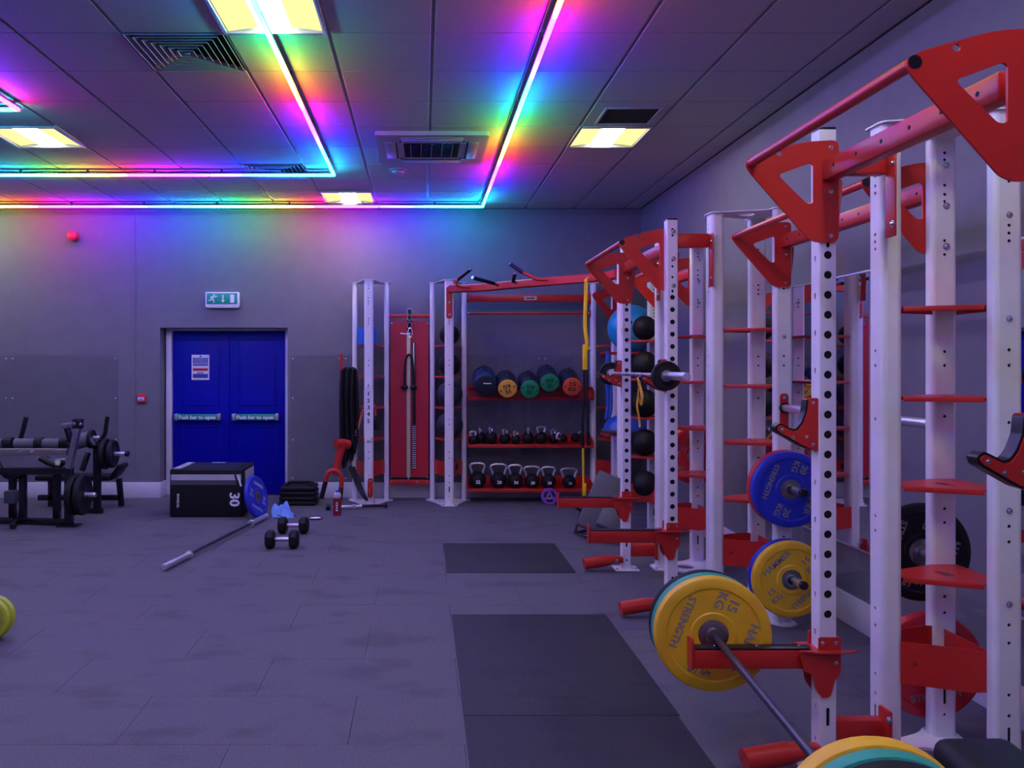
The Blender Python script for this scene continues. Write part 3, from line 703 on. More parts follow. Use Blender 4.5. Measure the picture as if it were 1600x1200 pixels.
# ---- pull-up units: two triangular brackets, tube and beam
def bracket_mesh(b, o, ux=(-1, 0, 0)):
    """flat triangular bracket, u along ux from the post centre, w = height"""
    out = rounded([(-.037, 2.515), (.10, 2.508), (.30, 2.452), (.338, 2.424), (.318, 2.388), (.085, 2.122), (.05, 2.108), (-.037, 2.108)], [.03, .05, .03, .02, .03, .03, .02, .03], 5)
    hole = rounded([(.205, 2.376), (.075, 2.424), (.064, 2.415), (.064, 2.262), (.09, 2.262)], [.02, .015, .01, .015, .012], 4)
    M = frame(o, ux, (0, 0, 1))
    b.plate(out, [hole, circ(.20, 2.462, .011, 10)], .008, M)
def pullup(label, X, ya, yb, inner=None):
    """ya nearer to the camera than yb; plates on the near face of each post"""
    t = thing('pull_up_unit', label, 'pull-up bar', (X, ya, 0), group='red pull-up bar units')
    d = yb - ya
    near_y = -.038 if inner is None else inner
    for yy in (near_y, d - .038):
        b = MB(); bracket_mesh(b, (0, yy, 0)); br = b.obj('bracket', M_red, t)
        for z in (2.485, 2.31, 2.135): bolt(br, (.006, yy if yy < 0 or yy > .1 else -inner, z), (0, -1, 0), .011)
        b = MB(); b.plate(rounded([(.02, 2.40), (.085, 2.36), (.075, 2.30), (.035, 2.12), (.01, 2.12)], .01), [], .006, frame((.02, yy + .004, 0), (.78, .62, 0), (0, 0, 1))); b.obj('gusset', M_red, br)
    MB().cyl((-.31, near_y + .008, 2.424), (-.31, d - .03, 2.424), .0185, n=20).obj('pull_up_tube', M_red, t)
    for yy in (near_y - .005, d - .043): MB().cyl((-.31, yy - .004, 2.424), (-.31, yy + .004, 2.424), .0185, n=18).obj('tube_cap', M_blackm, t)
    b = MB(); L = d - .08; M = frame((0, .037, 2.392), (0, 1, 0), (0, 0, 1))
    b.box((.0, d / 2, 2.392), (.06, d - .075, .082), bev=.010); bm_ = b.obj('cross_beam', M_red, t)
    n = int(d / .16)
    for k in range(n): MB().lathe([(0, .0006), (.008, .0006), (.008, 0)], 10, frame((-.030, .12 + k * .16, 2.395), (0, -1, 0), (0, 0, 1))).obj('pin_hole', M_dark, bm_)
    return t
pullup('front pull-up bar with two large red triangular brackets', PX, P3Y, P1Y)
pullup('pull-up bar with red triangular brackets above the chrome barbell', PX, P2Y, P0Y, .036)
t = pullup('long pull-up bar joining two side-wall towers, sticker on its beam', XT + REAR, T1 + HS, T3 - HS, .030)
d = MB().box((-.0312, 1.05, 2.395), (.001, .13, .045)).obj('sticker', M_signw, t)
t5 = pullup('short pull-up bar beyond the chrome barbell, between wall-side tower posts', XT + REAR, T2 + HS, T4 - HS, .030)

# ================================================================== PLATES, PEGS AND BARBELLS
def weight_plate(label, o, M, R, t_, m_, kg, name='weight_plate', group=None, words=('HAMMER', 'STRENGTH'), lm=None, hubr=.066):
    """M: local z is the face that carries the lettering; o: centre"""
    t = thing(name, label, 'weight plate', M=M, group=group)
    h = t_ / 2; k = R / .235; e = min(.014, h * .6)
    pr = [(hubr - .004, h - .002), (hubr + .003, h), (.088 * k, h), (.093 * k, h - .005), (.186 * k, h - .005), (.192 * k, h), (R - e, h), (R - e * .3, h - e * .35), (R, h - e), (R, -h + e), (R - e * .3, -h + e * .35), (R - e, -h), (.192 * k, -h), (.186 * k, -h + .005), (.093 * k, -h + .005), (.088 * k, -h), (hubr + .003, -h), (hubr - .004, -h + .002), (hubr - .004, h - .002)]
    MB().lathe(pr, 48).obj('bumper', m_, t)
    MB().lathe([(.026, h), (.036, h + .003), (.052, h - .001), (hubr - .003, h - .004), (hubr - .003, -h + .004), (.052, -h + .001), (.036, -h - .003), (.026, -h), (.026, h)], 32).obj('hub', M_hub, t)
    z = h - .005
    b = MB(); TM = lambda x, y_, a=0: Matrix.Translation((x, y_, z)) @ Matrix.Rotation(a, 4, 'Z')
    if words:
        for wd_, yy, sz in ((words[0], .136, .052), (words[1], -.134, .045)): MB().text(wd_, sz * k, TM(0, yy * k)).obj('lettering', lm or M_letter, t, 0)
        for s in (-1, 1): MB().text(kg, .056 * k, TM(s * .142 * k, .026 * k)).obj('numeral', lm or M_letter, t, 0); MB().text('KG', .054 * k, TM(s * .142 * k, -.027 * k)).obj('lettering', lm or M_letter, t, 0)
    return t
def plate_at(label, X, Y, Z, ang, R, t_, m_, kg, dirv=(0, -1, 0), lm=None, group=None):
    """Y: position of the lettered face; the plate extends behind it"""
    d = Vector(dirv).normalized(); side = Vector((-d.y, d.x, 0)) if abs(d.z) < .9 else Vector((1, 0, 0))
    c = Vector((X, Y, Z)) - d * t_ / 2
    M = frame(c, side, d.cross(side)) @ Matrix.Rotation(math.radians(ang), 4, 'Z')
    return weight_plate(label, c, M, R, t_, m_, kg, lm=lm, group=group)
def barbell(label, pc, dirv, shaft_m, sleeve_m, L=2.2, grip=None):
    d = Vector(dirv).normalized(); M = align(Vector(pc), Vector(pc) + d)
    t = thing('barbell', label, 'barbell', M=M)
    sh = .655; hl = L / 2
    MB().cyl((0, 0, -sh), (0, 0, sh), .0142, n=16).obj('shaft', shaft_m, t)
    for s in (-1, 1):
        sl = MB().lathe([(0, sh * s), (.034, sh * s), (.036, (sh + .004) * s), (.036, (sh + .026) * s), (.025, (sh + .03) * s), (.025, (hl - .004) * s), (.022, hl * s), (.012, hl * s), (.010, (hl - .006) * s), (0, (hl - .006) * s)], 24).obj('sleeve', sleeve_m, t)
    if grip:
        for zz in (-.42, -.2, 0, .2, .42): MB().cyl((0, 0, zz - .012), (0, 0, zz + .012), .0147, n=16).obj('grip_ring', grip, t)
    return t
bd = Vector((.0865, .9962, 0))
bc = Vector((1.143, 2.618, .506))
barbell('loaded barbell with dark shaft resting on red spotter arms', bc, bd, M_barsteel, M_hub)
back = (-bd.x, -bd.y, 0)
def on_bar(s): return bc + bd * s
s0 = .686
cols = [(M_yel, '15', .058, .2375, 'yellow bumper plate facing out at the far end of the front barbell'), (M_green, '10', .05, .2365, 'green bumper plate behind the yellow one on the front barbell far end'), (M_black, '5', .05, .2355, 'black bumper plate outermost on the far end of the front barbell')]
for m_, kg, th, R, lb in cols:
    q = on_bar(s0); plate_at(lb, q.x, q.y, q.z, -112, R, th, m_, kg, back); s0 += th + .001
s0 = -.686
for m_, kg, th, R, lb in [(M_yel, '15', .058, .225, 'yellow bumper plate on the near end of the front barbell'), (M_green, '10', .05, .222, 'green bumper plate outside the yellow one on front barbell near end'), (M_black, '5', .05, .2205, 'black bumper plate outermost on the near end of front barbell')]:
    q = on_bar(s0 - th); plate_at(lb, q.x, q.y, q.z, 20, R, th, m_, kg, back); s0 -= th + .001
# chrome barbell in the hooks
cb = Vector((1.517, 5.69, 1.5555)); barbell('chrome barbell with small black plates racked on the hooks', cb, (0, 1, 0), M_purplechrome, M_chrome, grip=M_hub)
def small_plate(label, Y, d):
    t = thing('weight_plate', label, 'weight plate', M=frame((cb.x, Y, cb.z), (1, 0, 0), (0, 0, 1)))
    MB().lathe([(.026, .016), (.04, .018), (.05, .013), (.075, .012), (.083, .016), (.09, .012), (.093, .005), (.093, -.005), (.09, -.012), (.083, -.016), (.075, -.012), (.05, -.013), (.026, -.016), (.026, .016)], 36).obj('disc', M_black, t)
    MB().lathe([(.0252, .019), (.036, .019), (.036, -.019), (.0252, -.019), (.0252, .019)], 24).obj('sleeve_ring', M_hub, t)
small_plate('small black plate on the near sleeve of the chrome barbell', cb.y - .71, 1); small_plate('small black plate on the far sleeve of the chrome barbell', cb.y + .765, 1)

def peg(label, X, Y, Z, sgn, L=.27, strip=True):
    t = thing('plate_peg', label, 'plate peg', (X, Y, Z), group='plate storage pegs')
    if strip:
        b = MB(); b.plate(rounded([(-.026, -.16), (.026, -.16), (.026, .09), (-.026, .09)], .024), [], .006, frame((0, sgn * .001, 0), (-sgn, 0, 0), (0, 0, 1)) if sgn > 0 else frame((0, -.006, 0), (1, 0, 0), (0, 0, 1))); mp = b.obj('mount_strip', M_red, t)
        for z in (.065, -.13): bolt(mp, (0, sgn * .007, z), (0, sgn, 0), .010)
    MB().cyl((0, sgn * .004, 0), (0, sgn * .02, 0), .034, n=20).obj('stop_ring', M_blackm, t)
    MB().cyl((0, sgn * .02, 0), (0, sgn * L, 0), .0235, n=20).obj('sleeve', M_chrome, t)
    MB().lathe([(0, 0), (.026, 0), (.026, .016), (.022, .022), (0, .022)], 20, align(Vector((0, sgn * L, 0)), Vector((0, sgn * (L + 1), 0)))).obj('end_cap', M_blackm, t)
    return t
pxx = XT + REAR; y3 = T3 - HS - .029
peg('empty chrome plate peg above the blue bumper plate', pxx, y3, 1.355, -1)
peg('chrome plate peg through the blue bumper plate', pxx, y3, .865, -1, .25); peg('chrome plate peg through the lower yellow bumper plate', pxx, y3, .315, -1, .25)
plate_at('red bumper plate behind the blue one on a tower peg', pxx - .015, y3 - .024 - .05, .863, 0, .2355, .05, M_redp, '25')
plate_at('blue bumper plate on a tower peg facing the room', pxx - .015, y3 - .076 - .055, .863, -112, .234, .055, M_blue, '20')
plate_at('blue bumper plate behind the lower yellow one on a peg', pxx - .01, y3 - .024 - .05, .313, 0, .2355, .05, M_blue, '20')
plate_at('yellow bumper plate on the lowest peg of the tower', pxx - .01, y3 - .076 - .055, .313, 42, .234, .055, M_yel, '15')
y1 = T1 + HS + .029
peg('empty chrome plate peg above the black bumper plate', pxx, y1, 1.36, 1); peg('chrome plate peg through the black bumper plate', pxx, y1, .775, 1); peg('chrome plate peg through the low red bumper plate', pxx, y1, .285, 1)
plate_at('black bumper plate hanging behind the shelved tower', pxx + .0, y1 + .09, .775, -110, .222, .04, M_black, '5')
plate_at('red bumper plate hanging low behind the shelved tower', pxx, y1 + .024, .285, 8, .234, .06, M_redp, '25')
y2 = T2 + HS + .029
peg('chrome plate peg holding the red plate on the middle tower', pxx, y2, .87, 1)
plate_at('red bumper plate hanging on the far side of the middle tower', pxx + .0, y2 + .024, .868, 160, .234, .055, M_redp, '25')
plate_at('yellow bumper plate hidden behind a red one on middle tower', pxx + .0, y2 + .081, .872, 0, .2345, .05, M_yel, '15')
# lime plate at the left edge of the floor
for k, lb in enumerate(('lime green small bumper plate on the floor, its lettered face showing', 'lime green small bumper plate standing against the back of its twin')):
    weight_plate(lb, None, frame((-2.56 + k * .006, 4.70 + k * .053, .128), (1, .12, 0), (0, 0, 1)), .128, .05, M_lime, '5', hubr=.04)

# ================================================================== BACK BAY
def crossbar(label, x0, x1, y, z, w_, h_, name='cross_beam', sticker=False, rnd=False):
    t = thing(name, label, 'beam', ((x0 + x1) / 2, y, z)); L = x1 - x0
    b = MB()
    if rnd: b.cyl((-L / 2, 0, 0), (L / 2, 0, 0), h_ / 2, n=16)
    else: b.box((0, 0, 0), (L, w_, h_), bev=.008)
    b.obj('bar', M_red, t)
    for s in (-1, 1): bolt(t, (s * (L / 2 - .02), -w_ / 2, 0), (0, -1, 0), .008)
    b = MB()
    for s in (-1, 1): b.box((s * (L / 2 - .003), 0, 0), (.006, w_ + .03, h_ + .05), bev=.002)
    b.obj('end_plate', M_red, t)
    if sticker:
        MB().box((.02, -w_ / 2 - .0008, .0), (.15, .0012, .045)).obj('sticker', M_bandb, t)
        MB().box((.02, -w_ / 2 - .0018, 0), (.10, .001, .014)).obj('print_mark', M_letterk, t)
    return t
YR = YT + REAR
bx0, bx1 = .31 + HS + .032, 2.24 - HS - .032
crossbar('red box beam with a pale sticker above the kettlebell shelves', bx0, bx1, YR, 2.425, .05, .09, sticker=True)
crossbar('thin red bar under the stickered beam', bx0, bx1, YR, 2.245, .03, .03, name='thin_bar', rnd=True)
# curved rail with grips
pts = catmull([(.31, YT + FRONT - .075, 2.500), (.60, 9.10, 2.500), (.90, 8.87, 2.504), (1.25, 8.58, 2.510), (1.60, 8.33, 2.516), (1.84, 8.12, 2.52), (1.92, 7.86, 2.52)], 8)
t = thing('curved_rail', 'curved red overhead rail with black pull-up grips in the corner', 'pull-up rail', (1.1, 8.7, 2.5))
off = Vector((1.1, 8.7, 2.5)); loc_ = lambda v: Vector(v) - off
b = MB(); pp = [loc_(p) for p in pts]; vs = []; fs = []
for i, p in enumerate(pp):
    a = pp[max(0, i - 1)]; c = pp[min(len(pp) - 1, i + 1)]; d = (c - a).normalized(); n = Vector((-d.y, d.x, 0)).normalized()
    hw, hh, ch = .035, .045, .012
    for u, v in ((hw - ch, hh), (hw, hh - ch), (hw, -hh + ch), (hw - ch, -hh), (-hw + ch, -hh), (-hw, -hh + ch), (-hw, hh - ch), (-hw + ch, hh)): vs.append(p + n * u + Vector((0, 0, v)))
m = len(pp)
for i in range(m - 1):
    for k in range(8): fs.append((i * 8 + k, i * 8 + (k + 1) % 8, (i + 1) * 8 + (k + 1) % 8, (i + 1) * 8 + k))
fs += [tuple(range(8)), tuple((m - 1) * 8 + k for k in range(8))[::-1]]
b.add(vs, fs); b.obj('rail', M_red, t)
b = MB(); b.plate(rounded([(-.035, -.33), (.035, -.33), (.035, .04), (-.035, .04)], .033), [], .008, FACE(loc_((.31, YT + FRONT - .052, 2.49)))); mp = b.obj('end_strip', M_red, t)
for z in (2.34, 2.20): bolt(mp, loc_((.31, YT + FRONT - .062, z)), (0, -1, 0), .010)
for path, nb in (([(734, 449, 9.02), (716, 447, 8.98), (713, 441, 8.97), (716, 436, 8.95), (735, 421, 8.85)], 3), ([(778, 446, 8.8), (772, 443, 8.72), (739, 434, 8.55)], 1), ([(806, 442, 8.62), (802, 440, 8.5), (803, 434, 8.45), (805, 427, 8.4)], 1), ([(856, 437, 8.40), (838, 436, 8.42), (826, 430, 8.45), (817, 426, 8.47), (798, 413, 8.55)], 3)):
    w3 = [loc_(P(*q)) for q in path]
    red = MB().tube(catmull(w3[:nb + 1], 5), .0165, 12).obj('grip_arm', M_red, t)
    blk = MB().tube(w3[nb:], .021, 12).obj('rubber_grip', M_strip, t)
    e = w3[-1]; d = (w3[-1] - w3[-2]).normalized(); MB().cyl(e, e + d * .012, .022, .018, 14).obj('grip_cap', M_alu, t)
# angled bracket on the corner tower
t = thing('corner_bracket', 'small red triangular bracket on the room corner tower', 'bracket', (2.24, YT + FRONT - .06, 0))
b = MB(); bracket_mesh(b, (0, -.01, 0), (-.90, -.32, 0)); br = b.obj('bracket', M_red, t)
MB().cyl((-.29, -.10, 2.424), (-.10, -.02, 2.47), .0185, n=16).obj('stub_tube', M_red, t)
for z in (2.485, 2.31, 2.135): bolt(br, (.0, -.03, z), (0, -1, 0), .009)

# shelves
def shelf(label, z, y0, y1, lip, tilt=0.0):
    t = thing('storage_shelf', label, 'shelf', ((bx0 + bx1) / 2, (y0 + y1) / 2, z)); L = bx1 - bx0 - .01; dp = y1 - y0
    M = Matrix.Rotation(tilt, 4, 'X')
    b = MB(); b.box((0, 0, -.003), (L, dp, .005), M); b.obj('tray', M_red, t)
    b = MB(); b.box((0, -dp / 2, -.018), (L, .006, .04), M, .002); b.obj('front_lip', M_red, t)
    b = MB(); b.box((0, dp / 2, lip / 2), (L, .006, lip), M, .002); b.obj('back_lip', M_red, t)
    for s in (-1, 1):
        MB().plate(rounded([(-dp / 2, -.04), (dp / 2, -.04), (dp / 2, .07), (.0, .085), (-dp / 2, .03)], .025), [], .005, frame((s * (L / 2), 0, 0), (0, 1, 0), (0, 0, 1)) ).obj('end_bracket', M_red, t)
    return t
shelf('red sandbag shelf, topmost in the kettlebell bay', 1.285, 9.36, 9.60, .05, .33)
shelf('red middle shelf carrying the small kettlebells', .69, 9.40, 9.66, .10)
shelf('red bottom shelf carrying the numbered kettlebells', .168, 9.40, 9.66, .12)

# sandbags
def sandbag(label, px, py, r, m_end, txt, ang, L=.40, body=M_navy, end_big=False):
    c = P(px, py, 9.13); ax = Vector((0.03, 1, .30)).normalized()
    M = frame(c, Vector((1, 0, 0)), Vector((0, 0, 1)) - ax * ax.z)        # local z = out of the end disc
    zz = -ax; xx = Vector((1, 0, 0)); xx = (xx - zz * xx.dot(zz)).normalized(); yy = zz.cross(xx); M = frame(c, xx, yy)
    t = thing('sandbag', label, 'sandbag', M=M, group='sandbags on the top shelf')
    b = MB(); b.lathe([(0, -L), (r * .8, -L), (r * .97, -L + .03), (r * 1.04, -L * .5), (r * 1.0, -.03), (r * .98, 0), (r * .9, .006), (0, .006)], 28); b.obj('bag_body', body, t)
    MB().lathe([(0, .010), (r * .86, .010), (r * .95, .005), (r * .985, -.006)], 28).obj('end_disc', m_end, t)
    for s in (-1, 1): MB().lathe([(r * 1.035, -L * .5 + s * .09 - .014), (r * 1.06, -L * .5 + s * .09 - .012), (r * 1.06, -L * .5 + s * .09 + .012), (r * 1.035, -L * .5 + s * .09 + .014)], 28).obj('webbing_strap', M_strip, t)
    hp = [(0, r * 1.02, -L * .5 - .09), (0, r * 1.25, -L * .5 - .06), (0, r * 1.30, -L * .5), (0, r * 1.25, -L * .5 + .06), (0, r * 1.02, -L * .5 + .09)]
    MB().tube(catmull(hp, 4), .013, 8).obj('carry_handle', M_strip, t)
    R_m = Matrix.Rotation(math.radians(ang), 4, 'Z')
    if txt:
        MB().text(txt, r * .6, R_m @ Matrix.Translation((0, r * .28, .0105))).obj('numeral', M_letterk, t, 0); MB().text('KG', r * .55, R_m @ Matrix.Translation((0, -r * .28, .0105))).obj('lettering', M_letterk, t, 0)
        for s in (-1, 1): MB().lathe([(0, .0112), (r * .07, .0112), (r * .08, .010)], 10, R_m @ Matrix.Translation((s * r * .72, 0, 0))).obj('rivet', M_strip, t)
    else:
        MB().box((r * .15, r * .25, .011), (r * .7, r * .1, .001)).obj('name_strip', M_letterw, t)
    return t
sandbag('fat navy blue sandbag at the left end of the top shelf', 758.5, 603, .130, M_navy, '', 0, .42, mat('blue_nylon', (.010, .03, .12), .5, var=.3, scale=15, bump=.25, bscale=90))
sandbag('navy sandbag with an amber 15 KG end disc', 793, 607, .112, M_bagy, '15', 200)
sandbag('navy sandbag with a green 20 KG end disc hanging low', 828, 608, .112, M_bagg, '20', 170)
sandbag('navy sandbag with a green 10 KG end disc set high', 859, 598, .110, M_bagg, '10', 190)
sandbag('navy sandbag with an orange end disc', 894, 604, .112, M_bago, '7.5', 0)

# kettlebells
def kettlebell(label, px, z, r, num, y=9.50, group='kettlebells on the shelves', wide=1.0, rz=0.0, narrow=False):
    x = (px - VX) * y / F; t = thing('kettlebell', label, 'kettlebell', (x, y, z), rz=rz, group=group)
    c = r * .92
    pr = [(0, 0), (r * .55, 0), (r * .62, .004)] + [(r * math.cos(a), c + r * math.sin(a)) for a in [math.radians(q) for q in range(-52, 76, 12)]] + [(0, c + r)]
    MB().lathe(pr, 24).obj('bell', M_black, t)
    s = wide * r; hz = c + r * .80; hp = [(-s * .55, 0, hz - .03), (-s * .72, 0, hz + r * .35), (-s * .85, 0, hz + r * .78), (-s * .62, 0, hz + r * 1.05), (0, 0, hz + r * 1.12), (s * .62, 0, hz + r * 1.05), (s * .85, 0, hz + r * .78), (s * .72, 0, hz + r * .35), (s * .55, 0, hz - .03)]
    if narrow: hp = [(p[0] * .8, p[1], hz + (p[2] - hz) * .8) for p in hp]
    MB().tube(catmull(hp, 4), .0145, 12).obj('handle', M_chrome, t)
    if num: MB().text(num, r * .55, FACE((0, -r * .985, c * .82))).obj('number', M_letterw, t, 0)
    return t
for px, num, r, wd, n in ((746, '32', .102, 1.0, 'heaviest, marked 32'), (779, '28', .098, 1.15, 'marked 28'), (805, '24', .094, .95, 'marked 24 beside the wide-handled 20'), (831, '20', .088, 1.2, 'marked 20 behind clear floor'), (857, '20', .086, 1.05, 'marked 20 above the purple disc'), (889, '16', .080, 1.35, 'marked 16 at the right end')):
    lb = {'831': 'black kettlebell marked 20 next to the one marked 24'}.get(str(px), 'black kettlebell with chrome handle ' + n + ' on bottom shelf')
    kettlebell(lb, px, .169, r, num, wide=wd)
KL = ['smallest black kettlebell at the left end of the middle shelf', 'small black kettlebell set back against the rear lip of middle shelf', 'small black kettlebell third along, in front of the set-back one', 'small black kettlebell above the one marked 24, handle turned', 'little black kettlebell between two larger ones mid middle shelf', 'small black kettlebell above the one marked 20, handle edge-on', 'small black kettlebell with its handle facing out, above the purple disc', 'small black kettlebell next to the tipped ones on middle shelf']
for i, (px, r, y_, rz, nar) in enumerate(((739, .056, 9.46, .2, 1), (750, .070, 9.585, 1.3, 1), (767, .078, 9.49, 1.2, 1), (789, .066, 9.50, .9, 1), (806, .058, 9.47, .9, 1), (825, .074, 9.50, 1.5, 1), (845.5, .076, 9.50, .3, 1), (864.5, .062, 9.53, .8, 1))):
    kettlebell(KL[i], px, .691, r, '', y_, 'small kettlebells on the middle shelf', 1.0, rz, True)
# kettlebells lying on their side at the right end of the middle shelf
for i, (px, r, ry) in enumerate(((881, .050, -1.15), (898, .055, 1.2))):
    y_ = 9.47; t = kettlebell(['small black kettlebell tipped over towards the upright small ones', 'small black kettlebell tipped over towards the corner tower'][i], px, .691, r, '', y_, 'tipped kettlebells', 1.0, 0, True)
    t.location = ((px - VX) * y_ / F - (1 if ry > 0 else -1) * .03, y_, .691 + r); t.rotation_euler = (0, ry, .3)
# purple change plate
t = thing('change_plate', 'small purple three-spoke plate leaning on the bottom shelf', 'weight plate', M=frame((1.485, 9.33, .093), (1, 0, 0), (0, .22, 1)))
arcs = []
for k in range(3):
    a0 = math.radians(90 + k * 120 + 18); a1 = math.radians(90 + (k + 1) * 120 - 18)
    arcs.append(rounded([(.068 * math.cos(a0 + (a1 - a0) * q / 6), .068 * math.sin(a0 + (a1 - a0) * q / 6)) for q in range(7)] + [(.038 * math.cos(a1 - (a1 - a0) * q / 6), .038 * math.sin(a1 - (a1 - a0) * q / 6)) for q in range(7)], .004, 2))
MB().plate(circ(0, 0, .086, 32), arcs + [circ(0, 0, .024, 16)], .022).obj('disc', M_purple, t)
MB().tube([(.088 * math.cos(a), .088 * math.sin(a), -.011) for a in [2 * math.pi * k / 32 for k in range(32)]], .012, 8, True).obj('rim', M_purple, t)
MB().lathe([(.02, .004), (.030, .004), (.030, -.026), (.02, -.026), (.02, .004)], 20).obj('hub_ring', M_alu, t)

# medicine balls
def med_ball(label, c, r, m_=M_black, group='medicine balls on the towers', cat='ball', name='medicine_ball'):
    t = thing(name, label, cat, (c[0], c[1], c[2]), group=group)
    MB().ball((0, 0, r), r, n=32, m=20).obj('ball', m_, t)
    M = align(Vector((-.3 * r, -.93 * r, r * 1.2)), Vector((-.6 * r, -1.86 * r, r * 1.4)))
    MB().lathe([(0, .004), (r * .08, .003), (r * .10, 0), (r * .10, -.006)], 14, M).obj('valve', M_strip, t)
    b = MB()
    for a in (0, math.pi / 2): b.tube([(r * 1.001 * math.cos(q) * math.cos(a), r * 1.001 * math.cos(q) * math.sin(a), r + r * 1.001 * math.sin(q)) for q in [2 * math.pi * k / 40 for k in range(40)]], .0025, 5, True)
    b.obj('seam', m_, t)
    return t
for i, (z, r) in enumerate(((1.861, .118), (1.496, .128), (1.131, .15), (.761, .155), (.50, .10))):
    med_ball(['black medicine ball on the top shelf beside the red board', 'black medicine ball on second shelf beside the red board', 'big dark blue slam ball on third shelf beside the red board', 'big dark blue slam ball on lowest shelf beside the red board', 'dark ball in the red brace band beside the red board'][i],
             (.32, YT - .02, z if i < 4 else .335), r, M_black if i < 2 else mat('slam_ball_rubber', (.014, .017, .04), .55, var=.2) if i == 2 else bpy.data.materials['slam_ball_rubber'])
for i, (px, z, r) in enumerate(((1000, 1.861, .115), (1010, 1.496, .128), (1008, 1.131, .130), (1006, .761, .125), (1010, .36, .128))):
    med_ball('black medicine ball on the ' + ['top', 'second', 'third', 'lowest'][i] + ' shelf behind the grey bench' if i < 4 else 'black medicine ball in the red band behind the grey bench', (XT + .03, T4 - .04, z), r)
med_ball('large cyan exercise ball high in the room corner', (2.33, 8.92, 1.772), .262, M_cyan, None, 'ball', 'exercise_ball')

# ================================================================== RED BOARD AND HANGING GEAR
yb = YR - .01
x0, x1 = -.62 + HS + .032, .31 - HS - .032
t = thing('red_board', 'tall red rounded board mounted between two white towers', 'board', ((x0 + x1) / 2, yb, .19)); wd = x1 - x0
o = Vector(((x0 + x1) / 2, yb, .19))
MB().plate(rounded([(-wd / 2 + .015, .09), (wd / 2 - .015, .09), (wd / 2 - .015, 1.965), (-wd / 2 + .015, 1.965)], .05, 6), [], .03, FACE((0, -.03, 0))).obj('board', M_redpad, t)
MB().box((0, 0, 2.02), (wd, .05, .045), bev=.008).obj('top_beam', M_red, t)
MB().box((0, 0, .03), (wd, .05, .06), bev=.008).obj('bottom_beam', M_red, t)
MB().box((0, .005, .075), (wd - .02, .03, .02)).obj('hinge_strip', M_strip, t)
for s in (-1, 1):
    for z in (.03, .09, 1.93): bolt(t, (s * (wd / 2 - .03), -.03 if z != .03 else -.025, z), (0, -1, 0), .008)
    bolt(t, (s * .09, -.025, .03), (0, -1, 0), .008)
X = lambda px, D: (px - VX) * D / F
yh = yb - .045
t = thing('resistance_band', 'long beige resistance band hanging down the red board', 'band', (X(638.5, 9.55), yh, .2))
b = MB()
for dx, dy in ((-.008, 0), (.006, -.008)): b.box((dx, dy, .95), (.030, .004, 1.72), bev=.0015)
b.tube([(-.01, 0, .095), (0, -.004, .075), (.008, -.008, .095)], .012, 8); b.obj('band_loop', M_bandb, t)
MB().lathe([(0, 0), (.016, 0), (.012, .008), (0, .009)], 14, FACE((0, -.012, .06))).obj('lower_ring', M_bolt, t)
t = thing('strap_hanger', 'black hanging strap with carabiners at the top of the red board', 'strap', (X(640, 9.55), yh - .01, 2.0))
b = MB(); b.box((0, 0, .16), (.055, .006, .26), bev=.002); b.obj('webbing', M_strip, t)
for z, r in ((.26, .03), (.19, .026), (.10, .028)): MB().tube([(r * math.cos(a), -.012, z + 1.3 * r * math.sin(a)) for a in [2 * math.pi * k / 16 for k in range(16)]], .005, 6, True).obj('ring', M_bolt, t)
pts = [(.012, -.015, .07), (.03, -.017, .03), (.026, -.017, -.03), (.0, -.017, -.045), (-.02, -.017, -.02), (-.012, -.016, .05)]
MB().tube(catmull(pts + [pts[0]], 4), .005, 6).obj('carabiner', M_chrome, t)
MB().tube([(0, -.01, -.0), (-.06, -.03, -.005), (-.11, -.05, .0)], .006, 6).obj('side_hook', M_purplechrome, t)
t = thing('triceps_rope', 'black triceps rope with ball ends hanging on the red board', 'rope', (X(639, 9.55), yh - .02, 1.38))
b = MB(); b.tube(catmull([(-.052, 0, -.0), (-.05, 0, .18), (-.035, 0, .32), (0, 0, .37), (.035, 0, .32), (.05, 0, .18), (.055, 0, 0)], 5), .013, 10); b.obj('rope', M_black, t)
for s in (-1, 1): MB().ball((s * .054, 0, -.02), .034, (1.3, 1, .9), 16, 10).obj('end_ball', M_black, t)
t = thing('ladder_strap', 'grey-marked daisy chain strap with white bars on the red board', 'strap', (X(647, 9.55), yh, .42))
MB().box((0, 0, .72), (.034, .005, 1.5), bev=.002).obj('webbing', M_strip, t)
MB().box((-.004, -.004, 1.2), (.012, .004, .54), bev=.001).obj('steel_strip', M_alu, t)
for k in range(20): MB().box((0, -.005, -.02 + k * .026), (.040, .006, .013), bev=.002).obj('stitch_bar', M_greyl, t)

# ================================================================== TOWER WITH ROPE
t = thing('number_rail', 'white height rail numbered 1 to 5 on the rope-side tower', 'rail', (-.62, YT + FRONT - .0425, .77))
b = MB(); b.plate(rounded([(-.052, .02), (.052, .02), (.052, .58), (-.052, .58)], .004), [], .012, FACE((0, -.013, 0))); b.obj('plate', M_white, t)
for z in (-.005, .605): MB().box((0, -.006, z), (.075, .012, .05), bev=.004).obj('mount_tab', M_white, t); bolt(t, (0, -.012, z + (-.01 if z < 0 else .012)), (0, -1, 0), .009)
for k in range(5): MB().text(str(k + 1), .065, FACE((0, -.0135, .52 - k * .078))).obj('numeral', M_letterk, t, 0)
t = thing('foam_block', 'bright blue foam roller standing on the tower top shelf', 'foam roller', (X(573, 9.45), YT + .02, SHELF_Z[0] + .001))
MB().lathe([(.035, 0), (.108, 0), (.116, .006), (.116, .20), (.108, .206), (.035, .206), (.035, 0)], 28).obj('roller', M_bluefoam, t)
MB().lathe([(.034, .002), (.038, .002), (.038, .2055), (.034, .2055), (.034, .002)], 20).obj('core_tube', M_strip, t)
t = thing('orange_strap', 'orange looped strap tied round the rope tower shelf', 'strap', (-.62, 9.3, 1.1))
